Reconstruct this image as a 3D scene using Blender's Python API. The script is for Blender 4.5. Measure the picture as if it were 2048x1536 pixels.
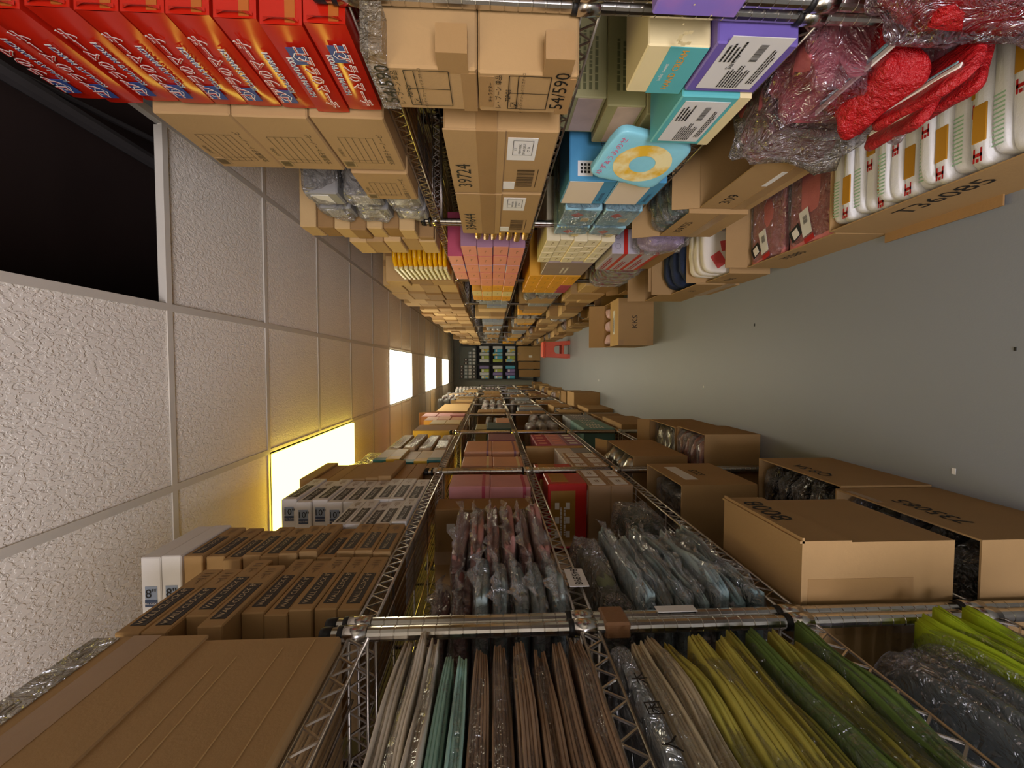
import bpy, math, random
from mathutils import Vector, Matrix, noise
from math import sin, cos, pi
sc = bpy.context.scene
for o in list(bpy.data.objects): bpy.data.objects.remove(o)
C = sc.collection
# ------------------------------------------------------------------ camera (the photograph is turned a quarter: its left is up)
EYE = Vector((0, 0, 1.35)); F_PX = 841.0; YAW = .0394; PIT = .0503
FWD = Vector((-sin(YAW)*cos(PIT), cos(YAW)*cos(PIT), -sin(PIT)))
RGT = Vector((cos(YAW), sin(YAW), 0)); UPV = RGT.cross(FWD)
cd = bpy.data.cameras.new('camera'); cam = bpy.data.objects.new('camera', cd); C.objects.link(cam)
cd.sensor_width = 36; cd.sensor_fit = 'HORIZONTAL'; cd.lens = F_PX/2048*36; cd.clip_start = .02
m = Matrix((-UPV, RGT, -FWD)).transposed().to_4x4(); m.translation = EYE
cam.matrix_world = m; sc.camera = cam
# ------------------------------------------------------------------ light and exposure
sc.view_settings.view_transform = 'Standard'; sc.view_settings.look = 'None'
sc.view_settings.gamma = 1; sc.view_settings.use_curve_mapping = False
sc.view_settings.exposure = 0.56
cy = sc.cycles
cy.max_bounces = 7; cy.diffuse_bounces = 5; cy.glossy_bounces = 3; cy.transmission_bounces = 2; cy.transparent_max_bounces = 10
cy.use_adaptive_sampling = True; cy.adaptive_threshold = .03; cy.caustics_reflective = False; cy.caustics_refractive = False
w = bpy.data.worlds.new('world'); sc.world = w; w.use_nodes = True
w.node_tree.nodes['Background'].inputs[0].default_value = (.75, .85, 1, 1)
w.node_tree.nodes['Background'].inputs[1].default_value = .15
LAMP_WARM = ((1, .80, .115), 5.6)        # the yellow ceiling panel
LAMP_WHITE = ((1, .90, .66), 6.5)      # the other panels
def area(name, loc, rot, sx, sy, power, col):
    l = bpy.data.lights.new(name, 'AREA'); l.shape = 'RECTANGLE'; l.size = sx; l.size_y = sy
    l.energy = power; l.color = col; o = bpy.data.objects.new(name, l); C.objects.link(o)
    o.location = loc; o.rotation_euler = rot; return o
area('shopfront_daylight', (-.75, -2.5, .9), (math.radians(130), 0, math.radians(-10)), 1.4, 1.4, 95, (.88, .86, 1))
area('fill_panel_behind_camera', (-.72, -.62, 2.40), (0, 0, 0), .6, 1.2, 14, (1, .88, .66))  # unseen panel placed as fill light for the near goods
# ------------------------------------------------------------------ materials
def lin(h):
    if isinstance(h, str): h = tuple(int(h[i:i+2], 16)/255 for i in (0, 2, 4))
    return tuple(c/12.92 if c <= .04045 else ((c+.055)/1.055)**2.4 for c in h)
MATS = {}
def mat(name, col='b08a58', rough=.7, var=.12, scale=9, bump=0, bscale=60, metal=0, spec=.4, kind=None, emit=None, col2=None, bdist=.004):
    if name in MATS: return MATS[name]
    M = bpy.data.materials.new(name); MATS[name] = M; M.use_nodes = True
    n = M.node_tree.nodes; l = M.node_tree.links; b = n['Principled BSDF']; out = n['Material Output']
    c = lin(col)
    if emit:
        n.remove(b); e = n.new('ShaderNodeEmission'); e.inputs[0].default_value = (*emit[0], 1); e.inputs[1].default_value = emit[1]
        l.new(e.outputs[0], out.inputs[0]); return M
    b.inputs['Roughness'].default_value = rough; b.inputs['Metallic'].default_value = metal
    b.inputs['Specular IOR Level'].default_value = spec
    tc = n.new('ShaderNodeTexCoord'); nz = n.new('ShaderNodeTexNoise'); nz.inputs['Scale'].default_value = scale; nz.inputs['Detail'].default_value = 4
    l.new(tc.outputs['Object'], nz.inputs['Vector'])
    mx = n.new('ShaderNodeMix'); mx.data_type = 'RGBA'
    c2 = lin(col2) if col2 else tuple(x*(1+var) for x in c); c1 = c if col2 else tuple(x*(1-var) for x in c)
    mx.inputs[6].default_value = (*c1, 1); mx.inputs[7].default_value = (*c2, 1)
    if col2:
        rr = n.new('ShaderNodeMapRange'); rr.inputs[1].default_value = .42; rr.inputs[2].default_value = .58
        l.new(nz.outputs[0], rr.inputs[0]); l.new(rr.outputs[0], mx.inputs[0])
    else: l.new(nz.outputs[0], mx.inputs[0])
    l.new(mx.outputs[2], b.inputs['Base Color'])
    bp = None
    if bump:
        n2 = n.new('ShaderNodeTexNoise'); n2.inputs['Scale'].default_value = bscale; n2.inputs['Detail'].default_value = 5; n2.inputs['Roughness'].default_value = .65
        l.new(tc.outputs['Object'], n2.inputs['Vector'])
        bp = n.new('ShaderNodeBump'); bp.inputs['Strength'].default_value = bump; bp.inputs['Distance'].default_value = bdist
        l.new(n2.outputs[0], bp.inputs['Height']); l.new(bp.outputs[0], b.inputs['Normal'])
    return M
def film(name, tint='ffffff', opac=.12, rough=.12, bscale=16, bump=.9):
    if name in MATS: return MATS[name]
    M = bpy.data.materials.new(name); MATS[name] = M; M.use_nodes = True
    n = M.node_tree.nodes; l = M.node_tree.links; out = n['Material Output']; b = n['Principled BSDF']
    b.inputs['Base Color'].default_value = (*lin(tint), 1); b.inputs['Roughness'].default_value = rough
    b.inputs['Specular IOR Level'].default_value = 1.0
    t = n.new('ShaderNodeBsdfTransparent'); t.inputs[0].default_value = (*[min(1, .55+.45*x) for x in lin(tint)], 1)
    tc = n.new('ShaderNodeTexCoord'); nz = n.new('ShaderNodeTexNoise'); nz.inputs['Scale'].default_value = bscale
    nz.inputs['Detail'].default_value = 3; nz.inputs['Distortion'].default_value = 1.4
    l.new(tc.outputs['Object'], nz.inputs['Vector'])
    bp = n.new('ShaderNodeBump'); bp.inputs['Strength'].default_value = bump; bp.inputs['Distance'].default_value = .04
    vo = n.new('ShaderNodeTexVoronoi'); vo.inputs['Scale'].default_value = bscale*.9; vo.feature = 'F1'
    nd = n.new('ShaderNodeMix'); nd.data_type = 'VECTOR'; nd.inputs[0].default_value = .12; l.new(tc.outputs['Object'], nd.inputs[4]); l.new(nz.outputs[1], nd.inputs[5]); l.new(nd.outputs[1], vo.inputs['Vector'])
    sm = n.new('ShaderNodeMath'); sm.operation = 'MULTIPLY_ADD'; sm.inputs[1].default_value = 1.0; l.new(vo.outputs[0], sm.inputs[0]); l.new(nz.outputs[0], sm.inputs[2])
    l.new(sm.outputs[0], bp.inputs['Height']); l.new(bp.outputs[0], b.inputs['Normal'])
    lw = n.new('ShaderNodeLayerWeight'); lw.inputs[0].default_value = .35; l.new(bp.outputs[0], lw.inputs['Normal'])
    ma = n.new('ShaderNodeMath'); ma.operation = 'MULTIPLY_ADD'; ma.inputs[1].default_value = .55; ma.inputs[2].default_value = opac; ma.use_clamp = True
    l.new(lw.outputs['Fresnel'], ma.inputs[0])
    mx = n.new('ShaderNodeMixShader'); l.new(ma.outputs[0], mx.inputs[0]); l.new(t.outputs[0], mx.inputs[1]); l.new(b.outputs[0], mx.inputs[2])
    gl = n.new('ShaderNodeBsdfGlossy'); gl.inputs['Roughness'].default_value = rough; gl.inputs[0].default_value = (1, 1, 1, 1); l.new(bp.outputs[0], gl.inputs['Normal'])
    m2 = n.new('ShaderNodeMixShader'); m2.inputs[0].default_value = .62 if opac < .15 else .4; l.new(b.outputs[0], m2.inputs[1]); l.new(gl.outputs[0], m2.inputs[2]); l.new(m2.outputs[0], mx.inputs[2])
    l.new(mx.outputs[0], out.inputs[0]); return M
KR = mat('kraft_cardboard', 'ac8a5c', .75, .08, 7, .15, 120, spec=.2)
KD = mat('kraft_cardboard_dark', '99764a', .75, .1, 6, .15, 120, spec=.2)
KL = mat('kraft_cardboard_light', 'c6a470', .75, .07, 6, .15, 120, spec=.2)
KI = mat('carton_inside', '8d6f48', .85, .08, 7, spec=.1)
TAPE = mat('packing_tape', 'a07d50', .28, .1, 12, .1, 60, spec=.6)
TAPEC = film('clear_tape', 'e8dcc0', .25, .15, 30)
INK = mat('black_ink', '17130f', .6, 0)
WHITE = mat('white_paper', 'e6e2da', .6, .03)
CHROME = mat('chrome', 'c9c4ba', .2, .04, metal=1)
WIRE = mat('wire_chrome', 'c4bbad', .35, .05, metal=1)
DARKP = mat('black_plastic', '1a1816', .5, .1)
FILM = film('clear_film', 'ffffff', .13, .09, 24, 1.0)
FILMC = film('thin_clear_film', 'ffffff', .02, .1, 26, .8)
FILMW = film('milky_film', 'f4efe9', .3, .16, 30, 1.0)
# ------------------------------------------------------------------ mesh helpers
def mesh(name, V, Fc, m=None, smooth=False):
    me = bpy.data.meshes.new(name); me.from_pydata([tuple(v) for v in V], [], Fc)
    if m:
        for q in (m if isinstance(m, (list, tuple)) else [m]): me.materials.append(q)
    if smooth: me.polygons.foreach_set('use_smooth', [True]*len(me.polygons))
    me.update(); return me
def ob(name, me, parent=None, loc=(0, 0, 0), rot=(0, 0, 0), scale=None):
    o = bpy.data.objects.new(name, me); C.objects.link(o); o.location = loc; o.rotation_euler = rot
    if scale: o.scale = scale
    if parent: o.parent = parent
    return o
def tag(o, label, cat, group=None, kind=None):
    o['label'] = label; o['category'] = cat
    if group: o['group'] = group
    if kind: o['kind'] = kind
    return o
BF = [(0, 3, 2, 1), (4, 5, 6, 7), (0, 1, 5, 4), (1, 2, 6, 5), (2, 3, 7, 6), (3, 0, 4, 7)]
def boxv(x0, x1, y0, y1, z0, z1):
    return [Vector(p) for p in ((x0, y0, z0), (x1, y0, z0), (x1, y1, z0), (x0, y1, z0), (x0, y0, z1), (x1, y0, z1), (x1, y1, z1), (x0, y1, z1))]
POSTS = []        # (x, y) of every shelving post; goods stand between them
def fit(e):
    x0, x1, y0, y1, z0, z1 = e
    for px_, py_ in POSTS:
        if x0 < px_+.013 and x1 > px_-.013 and z0 < 1.66 and y0 < py_+.014 and y1 > py_-.014:
            if py_-y0 > y1-py_: y1 = py_-.0145
            else: y0 = py_+.0145
    return [x0, x1, y0, y1, z0, z1]
class MB:
    def __init__(s): s.V = []; s.F = []
    def add(s, V, Fc):
        k = len(s.V); s.V += list(V); s.F += [tuple(i+k for i in f) for f in Fc]; return s
    def box(s, *e): return s.add(boxv(*e), BF)
    def rbox(s, x0, x1, y0, y1, z0, z1, b=.003):          # chamfered box
        b = min(b, (x1-x0)/3, (y1-y0)/3, (z1-z0)/3); V = []; idx = {}
        for i, x in enumerate((x0, x1)):
            for j, y in enumerate((y0, y1)):
                for k, z in enumerate((z0, z1)):
                    dx, dy, dz = (b, -b)[i], (b, -b)[j], (b, -b)[k]
                    for a, p in enumerate(((x, y+dy, z+dz), (x+dx, y, z+dz), (x+dx, y+dy, z))):
                        idx[i, j, k, a] = len(V); V.append(Vector(p))
        F = []
        def q(*t): F.append(tuple(idx[u] for u in t))
        for i in (0, 1):
            q(*[(i, j, k, 0) for j, k in ((0, 0), (1, 0), (1, 1), (0, 1))][::1 if i else -1])
            q(*[(j, i, k, 1) for j, k in ((0, 0), (1, 0), (1, 1), (0, 1))][::-1 if i else 1])
            q(*[(j, k, i, 2) for j, k in ((0, 0), (1, 0), (1, 1), (0, 1))][::1 if i else -1])
        for i in (0, 1):
            for j in (0, 1):
                q((i, j, 0, 0), (i, j, 1, 0), (i, j, 1, 1), (i, j, 0, 1))
                q((i, 0, j, 0), (i, 1, j, 0), (i, 1, j, 2), (i, 0, j, 2))
                q((0, i, j, 1), (1, i, j, 1), (1, i, j, 2), (0, i, j, 2))
                for k in (0, 1): q((i, j, k, 0), (i, j, k, 1), (i, j, k, 2))
        return s.add(V, F)
    def rod(s, p, q, r, n=5):
        p = Vector(p); q = Vector(q); d = (q-p).normalized(); a = d.orthogonal().normalized(); b = d.cross(a)
        V = [c+r*(cos(2*pi*i/n)*a+sin(2*pi*i/n)*b) for c in (p, q) for i in range(n)]
        return s.add(V, [(i, (i+1) % n, n+(i+1) % n, n+i) for i in range(n)]+[tuple(range(n))[::-1], tuple(range(n, 2*n))])
    def lathe(s, prof, n=12, c=(0, 0)):
        k = len(prof); V = [Vector((c[0]+r*cos(2*pi*i/n), c[1]+r*sin(2*pi*i/n), z)) for i in range(n) for r, z in prof]
        F = [(i*k+j, ((i+1) % n)*k+j, ((i+1) % n)*k+j+1, i*k+j+1) for i in range(n) for j in range(k-1)]
        return s.add(V, F)
    def mk(s, name, m, smooth=False): return mesh(name, s.V, s.F, m, smooth)
def pillow(x0, x1, y0, y1, z0, z1, seed=0, amp=.006, e=.45, nu=28, nv=16, freq=14):
    x0, x1, y0, y1, z0, z1 = fit((x0, x1, y0, y1, z0, z1))
    cx, cy, cz = (x0+x1)/2, (y0+y1)/2, (z0+z1)/2; rx, ry, rz = (x1-x0)/2, (y1-y0)/2, (z1-z0)/2
    sp = lambda v, p: math.copysign(abs(v)**p, v); V = []; F = []
    for j in range(nv+1):
        t = -pi/2+pi*j/nv
        for i in range(nu):
            u = 2*pi*i/nu; p = Vector((rx*sp(cos(t), e)*sp(cos(u), e), ry*sp(cos(t), e)*sp(sin(u), e), rz*sp(sin(t), e)))
            d = noise.noise((p+Vector((seed*3.1, seed*1.7, seed)))*freq)*amp*2
            dn = p.normalized(); p = p+dn*(d-amp*.3); p = Vector((max(-rx, min(rx, p.x)), max(-ry, min(ry, p.y)), max(-rz, min(rz, p.z)))); V.append(p+Vector((cx, cy, cz)))
    for j in range(nv):
        for i in range(nu): F.append((j*nu+i, j*nu+(i+1) % nu, (j+1)*nu+(i+1) % nu, (j+1)*nu+i))
    return V, F
def pil(name, e, m, parent=None, **k):
    V, F = pillow(*e, **k); return ob(name, mesh(name, V, F, m, True), parent)
def fold_slab(x0, x1, y0, y1, z0, z1, layers, side, seed, amp=.006, n=14):
    """folded cloth: rounded lobes along the aisle edge, run along Y; side=+1 lobes at x1, -1 at x0"""
    rnd = random.Random(seed); V = []; F = []; h = (z1-z0)/layers; m = 7
    jit = [rnd.uniform(-.006, .006) for _ in range(layers)]
    rows = n+1
    for k in range(rows):
        t = k/n; y = y0+(y1-y0)*t; tip = .45+.55*min(1, math.sin(pi*min(max(t*1.0, .02), .98))**.35 if True else 1)
        ring = []
        zc = (z0+z1)/2; off = amp*noise.noise(Vector((seed*2.3, y*6, 0)))*3
        for L in range(layers):
            for a in range(m):
                th = -pi/2+pi*a/(m-1); r = h/2*.96
                zz = z0+h*(L+.5)+r*sin(th); xx = r*cos(th)+jit[L]+off+amp*noise.noise(Vector((seed, y*9, zz*40)))*1.6
                ring.append((xx, zz))
        xf = x1 if side > 0 else x0; xb = x0 if side > 0 else x1
        pts = [(xb, z0)]+[(xf+side*(xx-h/2), zz) for xx, zz in ring]+[(xb, z1)]
        for x, z in pts: V.append(Vector((x, y, max(z0, zc+(z-zc)*tip+ (zc-z0)*(tip-1)*0+amp*.6*noise.noise(Vector((seed*1.3, y*5, 3)))))))
    c = len(pts)
    for k in range(n):
        for i in range(c): j = (i+1) % c; F.append((k*c+i, k*c+j, (k+1)*c+j, (k+1)*c+i))
    F.append(tuple(range(c))[::-1]); F.append(tuple(range(n*c, n*c+c)))
    return V, F
# text -----------------------------------------------------------------------------------
TC = {}
def text_mesh(s, m, off=0):
    k = (s, m.name, off)
    if k not in TC:
        cu = bpy.data.curves.new('lettering', 'FONT'); cu.body = s; cu.align_x = 'CENTER'; cu.align_y = 'CENTER'; cu.size = 1; cu.resolution_u = 2; cu.offset = off
        o = bpy.data.objects.new('t', cu); C.objects.link(o)
        dg = bpy.context.evaluated_depsgraph_get(); me = bpy.data.meshes.new_from_object(o.evaluated_get(dg)); bpy.data.objects.remove(o)
        me.materials.clear(); me.materials.append(m); TC[k] = me
    return TC[k]
# face frames: A = aisle face of the left shelves (normal +X), B = aisle face of the right shelves (normal -X), N = near face (normal -Y), T = top
def frame(face, ang=0):
    U, W, Nn = {'A': ((0, 1, 0), (0, 0, 1), (1, 0, 0)), 'B': ((0, -1, 0), (0, 0, 1), (-1, 0, 0)), 'N': ((1, 0, 0), (0, 0, 1), (0, -1, 0)), 'T': ((1, 0, 0), (0, 1, 0), (0, 0, 1))}[face]
    R = Matrix((U, W, Nn)).transposed() @ Matrix.Rotation(ang, 3, 'Z'); return R
def text(s, size, p, face, m=INK, ang=0, parent=None, name='lettering', sx=1, off=0):
    me = text_mesh(s, m, off); R = frame(face, ang); o = ob(name, me, parent)
    mm = (R @ Matrix.Diagonal((size*sx, size, size))).to_4x4(); mm.translation = Vector(p)+R.col[2]*.0012; o.matrix_local = mm; return o
def plate(name, wd, ht, p, face, m, ang=0, parent=None, th=.001):
    me = MB().box(-wd/2, wd/2, -ht/2, ht/2, 0, th).mk(name, m); R = frame(face, ang); o = ob(name, me, parent)
    mm = R.to_4x4(); mm.translation = Vector(p); o.matrix_local = mm; return o
def lines(name, rects, p, face, m, parent=None, ang=0):     # print made of thin bars: (u0,u1,v0,v1)
    b = MB()
    for u0, u1, v0, v1 in rects: b.add([Vector((u0, v0, 0)), Vector((u1, v0, 0)), Vector((u1, v1, 0)), Vector((u0, v1, 0))], [(0, 1, 2, 3)])
    o = ob(name, b.mk(name, m), parent); R = frame(face, ang); mm = R.to_4x4(); mm.translation = Vector(p)+R.col[2]*.0013; o.matrix_local = mm; return o
def grid_print(wd, ht, cols, rows, t=.0012):
    r = []
    for v in rows: r.append((-wd/2, wd/2, v*ht-ht/2-t/2, v*ht-ht/2+t/2))
    for u in cols: r.append((u*wd-wd/2-t/2, u*wd-wd/2+t/2, -ht/2, ht/2))
    return r
def barcode(wd, ht, seed=1):
    rnd = random.Random(seed); r = []; u = -wd/2
    while u < wd/2: t = rnd.choice((.5, 1, 1.6))*wd/60; r.append((u, u+t, -ht/2, ht/2)); u += t+rnd.choice((.5, 1, 1.5))*wd/60
    return r
def textlines(wd, ht, n, seed=1, fill=.5):
    rnd = random.Random(seed); r = []
    for i in range(n):
        v = ht/2-(i+.5)*ht/n; u = -wd/2; end = wd/2*rnd.uniform(.3, 1)
        while u < end: t = rnd.uniform(.03, .11)*wd; r.append((u, min(u+t, end), v-ht/n*fill/2, v+ht/n*fill/2)); u += t+wd*.015
    return r
# pixel of the photograph + a known world plane -> point, used to read real positions
def ray(px, py): return FWD*1+UPV*((1024-px)/F_PX)+RGT*((768-py)/F_PX)
def onX(px, py, X): d = ray(px, py); return EYE+d*(X/d.x)
def onZ(px, py, Z): d = ray(px, py); return EYE+d*((Z-EYE.z)/d.z)
def Yof(py, X, px=985): return onX(px, py, X).y
def ext(X, pyN, pyF, pxT=None, depth=.4, z0=None, z1=None, pxB=None, px=985):
    y0 = Yof(pyN, X, pxT or pxB or px); y1 = Yof(pyF, X, pxT or pxB or px)
    if z1 is None: z1 = onX(pxT, pyN, X).z
    if z0 is None: z0 = onX(pxB, pyN, X).z
    xb = X-depth if X < 0 else X+depth
    return [min(X, xb), max(X, xb), y0, y1, z0, z1]
CARD = 'first second third fourth fifth sixth seventh eighth ninth tenth eleventh twelfth thirteenth fourteenth fifteenth sixteenth seventeenth eighteenth nineteenth twentieth'.split()
CARD += ['twenty-'+c for c in CARD[:9]]+['thirtieth']+['thirty-'+c for c in CARD[:9]]+['fortieth']
ORDN = CARD
def nth(i, n): return 'topmost' if i == n-1 and n > 1 else ('lowest' if i == 0 else CARD[i]+' up')
def nearn(i): return 'nearest' if i == 0 else CARD[i]+' back'
#=STRUCT=
def Zpx(px, X, Y):
    t = (1024-px)/F_PX; return EYE.z+(t*(X*FWD.x+Y*FWD.y)-(X*UPV.x+Y*UPV.y))/(UPV.z-t*FWD.z)
SHZ = [1.61, 1.18, .754, .366]; AL = -.497; AR = .663; CEIL = 2.426
DK = [z+.004 for z in SHZ]+[0]        # resting heights
# ------------------------------------------------------------------ setting
WL, WR, YF, YB = -1.5, 1.4, -3.0, 12.4
FLOORM = mat('painted_concrete', '84888c', .45, .06, 1.3, .25, 220, spec=.45, bdist=.001)
WALLM = mat('wall_paint', 'a39f8e', .8, .05, 3, .1, 90)
def struct(name, me, parent=None): o = ob(name, me, parent); o['kind'] = 'structure'; return o
struct('floor', MB().box(WL-.1, WR+.1, YF-.1, YB+.1, -.1, 0).mk('floor', FLOORM))
struct('wall_left', MB().box(WL-.1, WL, YF, YB, 0, 3.3).mk('wall_left', WALLM))
struct('wall_right', MB().box(WR, WR+.1, YF, YB, 0, 3.3).mk('wall_right', WALLM))
struct('wall_back', MB().box(WL, WR, YB, YB+.1, 0, 3.3).mk('wall_back', WALLM))
struct('wall_front', MB().box(WL, WR, YF-.1, YF, 0, 3.3).mk('wall_front', mat('front_wall_paint', 'ddd6c6', .8)))
struct('trim_1', MB().box(WL, WR, YB-.015, YB, 0, .1).mk('trim_1', DARKP))
PLEN = mat('plenum_deck', '33221a', .9, .25, 3)
struct('trim_2', MB().box(WL, WR, YF, YB, 3.2, 3.25).mk('trim_2', PLEN))
PIPE = mat('dark_pipe', '4a4440', .5, .1)
ob_p = struct('trim_3', MB().rod((.95, YF, 2.92), (.95, 6, 2.92), .03, 8).rod((.35, YF, 3.02), (1.25, 3.2, 2.98), .012, 6).rod((WL, .35, 2.9), (WR, -.1, 2.9), .02, 6).mk('trim_3', PIPE))
TILE = mat('acoustic_tile', 'f3e9d6', .9, .04, 4)
def tile_bump(M):
    n = M.node_tree.nodes; l = M.node_tree.links; tc = n['Texture Coordinate']
    a = n.new('ShaderNodeTexNoise'); a.inputs['Scale'].default_value = 95; a.inputs['Detail'].default_value = 3; a.inputs['Distortion'].default_value = .8
    r = n.new('ShaderNodeMapRange'); r.inputs[1].default_value = .44; r.inputs[2].default_value = .54
    mp = n.new('ShaderNodeMapping'); mp.inputs['Scale'].default_value = (1, .55, 1)
    l.new(tc.outputs['Object'], mp.inputs[0]); l.new(mp.outputs[0], a.inputs['Vector']); l.new(a.outputs[0], r.inputs[0])
    b = n.new('ShaderNodeBump'); b.inputs['Strength'].default_value = .6; b.inputs['Distance'].default_value = .0022
    l.new(r.outputs[0], b.inputs['Height']); l.new(b.outputs[0], n['Principled BSDF'].inputs['Normal'])
tile_bump(TILE)
G = .6096; X0, Y0c = .198, 1.471
GRIDM = mat('ceiling_grid_metal', 'cfc6b4', .5, .03)
ceil = struct('ceiling', MB().box(WL, WL+.02, YF, YB, CEIL-.01, CEIL+.02).box(WR-.02, WR, YF, YB, CEIL-.01, CEIL+.02).mk('ceiling', GRIDM))
xs = [X0+G*i for i in range(-3, 3)]
for x in xs:
    if WL < x < WR: struct('runner', MB().box(x-.012, x+.012, YF, YB, CEIL-.004, CEIL).box(x-.001, x+.001, YF, YB, CEIL, CEIL+.035).mk('runner', GRIDM), ceil)
nk = range(-8, 19)
tmesh = {}
lights = {(-2, 1): 0, (-1, 5): 1, (-1, 9): 1, (-1, 13): 1}     # (column, row) of two-cell light panels
LM = [mat('diffuser_warm', emit=LAMP_WARM), mat('diffuser_white', emit=LAMP_WHITE)]
taken = set()
for (c, r) in lights: taken |= {(c, r), (c, r+1)}
for k in nk:
    y = Y0c+G*k
    if not YF < y < YB: continue
    for c in range(-3, 3):
        xa = max(X0+G*c, WL); xb = min(X0+G*(c+1), WR)
        if xb-xa < .05: continue
        if (c, k) in taken and (c, k-1) in taken and (c, k-1) in [q for q in lights]: pass
        else: struct('cross_bar', MB().box(xa+.012, xb-.012, y-.012, y+.012, CEIL-.004, CEIL).box(xa+.012, xb-.012, y-.001, y+.001, CEIL, CEIL+.03).mk('cross_bar', GRIDM), ceil)
        ya = y; yb = min(y+G, YB)
        if (c, k) in taken or (c >= 0 and k < 0) or yb-ya < .05: continue
        key = (round(xb-xa, 3), round(yb-ya, 3))
        if key not in tmesh: tmesh[key] = MB().rbox(-key[0]/2+.004, key[0]/2-.004, -key[1]/2+.004, key[1]/2-.004, 0, .016, .002).mk('ceiling_tile', TILE)
        t = ob('ceiling_tile', tmesh[key], ceil, ((xa+xb)/2, (ya+yb)/2, CEIL+.0015+(.006 if (c*7+k*3) % 11 == 0 else 0)), (0, 0, 0))
        t['kind'] = 'structure'
wl = {(-2, 1): 'warm yellow ceiling light panel above the clock boxes', (-1, 5): 'nearest of three white ceiling light panels over the aisle',
      (-1, 9): 'middle of three white ceiling light panels over the aisle', (-1, 13): 'farthest of three white ceiling light panels over the aisle'}
for (c, r), w_ in lights.items():
    xa = X0+G*c; ya = Y0c+G*r
    e = ob('ceiling_light', MB().box(xa+.014, xb if False else xa+G-.014, ya+.014, ya+2*G-.014, CEIL+.03, CEIL+.05).mk('ceiling_light', GRIDM))
    tag(e, wl[c, r], 'light', 'ceiling light panels')
    ob('diffuser', MB().rbox(xa+.016, xa+G-.016, ya+.016, ya+2*G-.016, CEIL-(.026 if w_ == 0 else .016), CEIL-.002, .004).mk('diffuser', LM[w_]), e)
    f = MB()
    for q in ((xa+.004, xa+.018, ya+.004, ya+2*G-.004), (xa+G-.018, xa+G-.004, ya+.004, ya+2*G-.004), (xa+.018, xa+G-.018, ya+.004, ya+.018), (xa+.018, xa+G-.018, ya+2*G-.018, ya+2*G-.004)): f.box(*q, CEIL-.004, CEIL+.03)
    ob('light_frame', f.mk('light_frame', GRIDM), e)
# ------------------------------------------------------------------ wire shelving
POSTH = 1.66
def post_mesh(h=POSTH):
    pr = [(0, 0), (.0127, 0)]; z = .03
    while z < h-.02:
        pr += [(.0127, z-.0012), (.0116, z-.0004), (.0116, z+.0006), (.0127, z+.0014)]; z += .0254
    pr += [(.0127, h-.004), (.010, h), (0, h)]
    return MB().lathe(pr, 14).mk('post', CHROME, False)
PM = post_mesh()
COLM = MB().lathe([(.0128, -.03), (.0168, -.03), (.0165, .012), (.0128, .012)], 14).mk('collar', CHROME, True)
SLEEVE = MB().lathe([(.0128, .012), (.0158, .012), (.0158, .022), (.0128, .022)], 14).mk('split_sleeve', DARKP, True)
CAPM = MB().lathe([(0, POSTH+.006), (.012, POSTH+.005), (.0142, POSTH-.002), (.0142, POSTH-.016), (.012, POSTH-.016)], 14).mk('post_cap', DARKP, True)
DEPTH = .457
def truss(b, p, q, h=.03, n=None, r=.0022):
    p = Vector(p); q = Vector(q); n = n or max(3, int((q-p).length/.045)); d = Vector((0, 0, -h))
    for i in range(n):
        a = p.lerp(q, i/n); c = p.lerp(q, (i+.5)/n)+d; e = p.lerp(q, (i+1)/n); b.rod(a, c, r, 4); b.rod(c, e, r, 4)
def shelf_meshes(L):
    fr = MB(); tr = MB(); dk = MB(); xa, xb, ya, yb = 0, DEPTH, .014, L-.014
    for h in (0, -.034):
        for p, q in (((xa, ya), (xa, yb)), ((xb, ya), (xb, yb)), ((xa, ya), (xb, ya)), ((xa, yb), (xb, yb))): fr.rod((*p, h), (*q, h), .0032, 6)
    for p, q in (((xa, ya), (xa, yb)), ((xb, ya), (xb, yb)), ((xa, ya), (xb, ya)), ((xa, yb), (xb, yb))): truss(tr, (*p, 0), (*q, 0), .034)
    for x in (DEPTH*.25, DEPTH*.5, DEPTH*.75): fr.rod((x, ya, -.006), (x, yb, -.006), .003, 5)
    nw = 17
    for i in range(1, nw): dk.rod((DEPTH*i/nw, ya, 0), (DEPTH*i/nw, yb, 0), .0016, 4)
    for t in (.25, .5, .75): dk.rod((xa, L*t, -.004), (xb, L*t, -.004), .0028, 5)
    return fr.mk('wire_shelf', WIRE, True), tr.mk('truss', WIRE), dk.mk('deck_wires', WIRE)
SM = {}
def shelving(side, y0, y1, idx, levels):
    X = AL if side < 0 else AR; L = round(y1-y0, 3)
    if L not in SM: SM[L] = shelf_meshes(L)
    r = ob('wire_shelving_unit', None); r.empty_display_size = .1
    xo = X-DEPTH if side < 0 else X; r.location = (xo, y0, 0)
    nm = 'left' if side < 0 else 'right'
    tag(r, f'chrome wire shelving unit, {nearn(idx)} along the {nm} side of the aisle', 'shelving', 'wire shelving units')
    for px_ in (0, DEPTH):
        for py_ in (0, L):
            POSTS.append((xo+px_, y0+py_)); p = ob('post', PM, r, (px_, py_, 0)); ob('post_cap', CAPM, p)
    fr, tr, dk = SM[L]
    for z in levels:
        s = ob('wire_shelf', fr, r, (0, 0, z-.0)); ob('truss', tr, s); ob('deck_wires', dk, s)['kind'] = 'stuff'
        for px_ in (0, DEPTH):
            for py_ in (0, L): ob('collar', COLM, s, (px_, py_, 0)); ob('split_sleeve', SLEEVE, s, (px_, py_, 0))
    return r
LU = [(-.42, .777)]+[(.805+1.212*i, .805+1.212*i+1.184) for i in range(9)]
RU = [(-.44, .76), (.79, 1.947), (1.975, 3.205), (3.235, 4.39)]+[(4.42+1.2*i, 4.42+1.2*i+1.17) for i in range(6)]
for i, (a, b) in enumerate(LU): shelving(-1, a, b, i, SHZ)
for i, (a, b) in enumerate(RU): shelving(1, a, b, i, SHZ)
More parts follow.
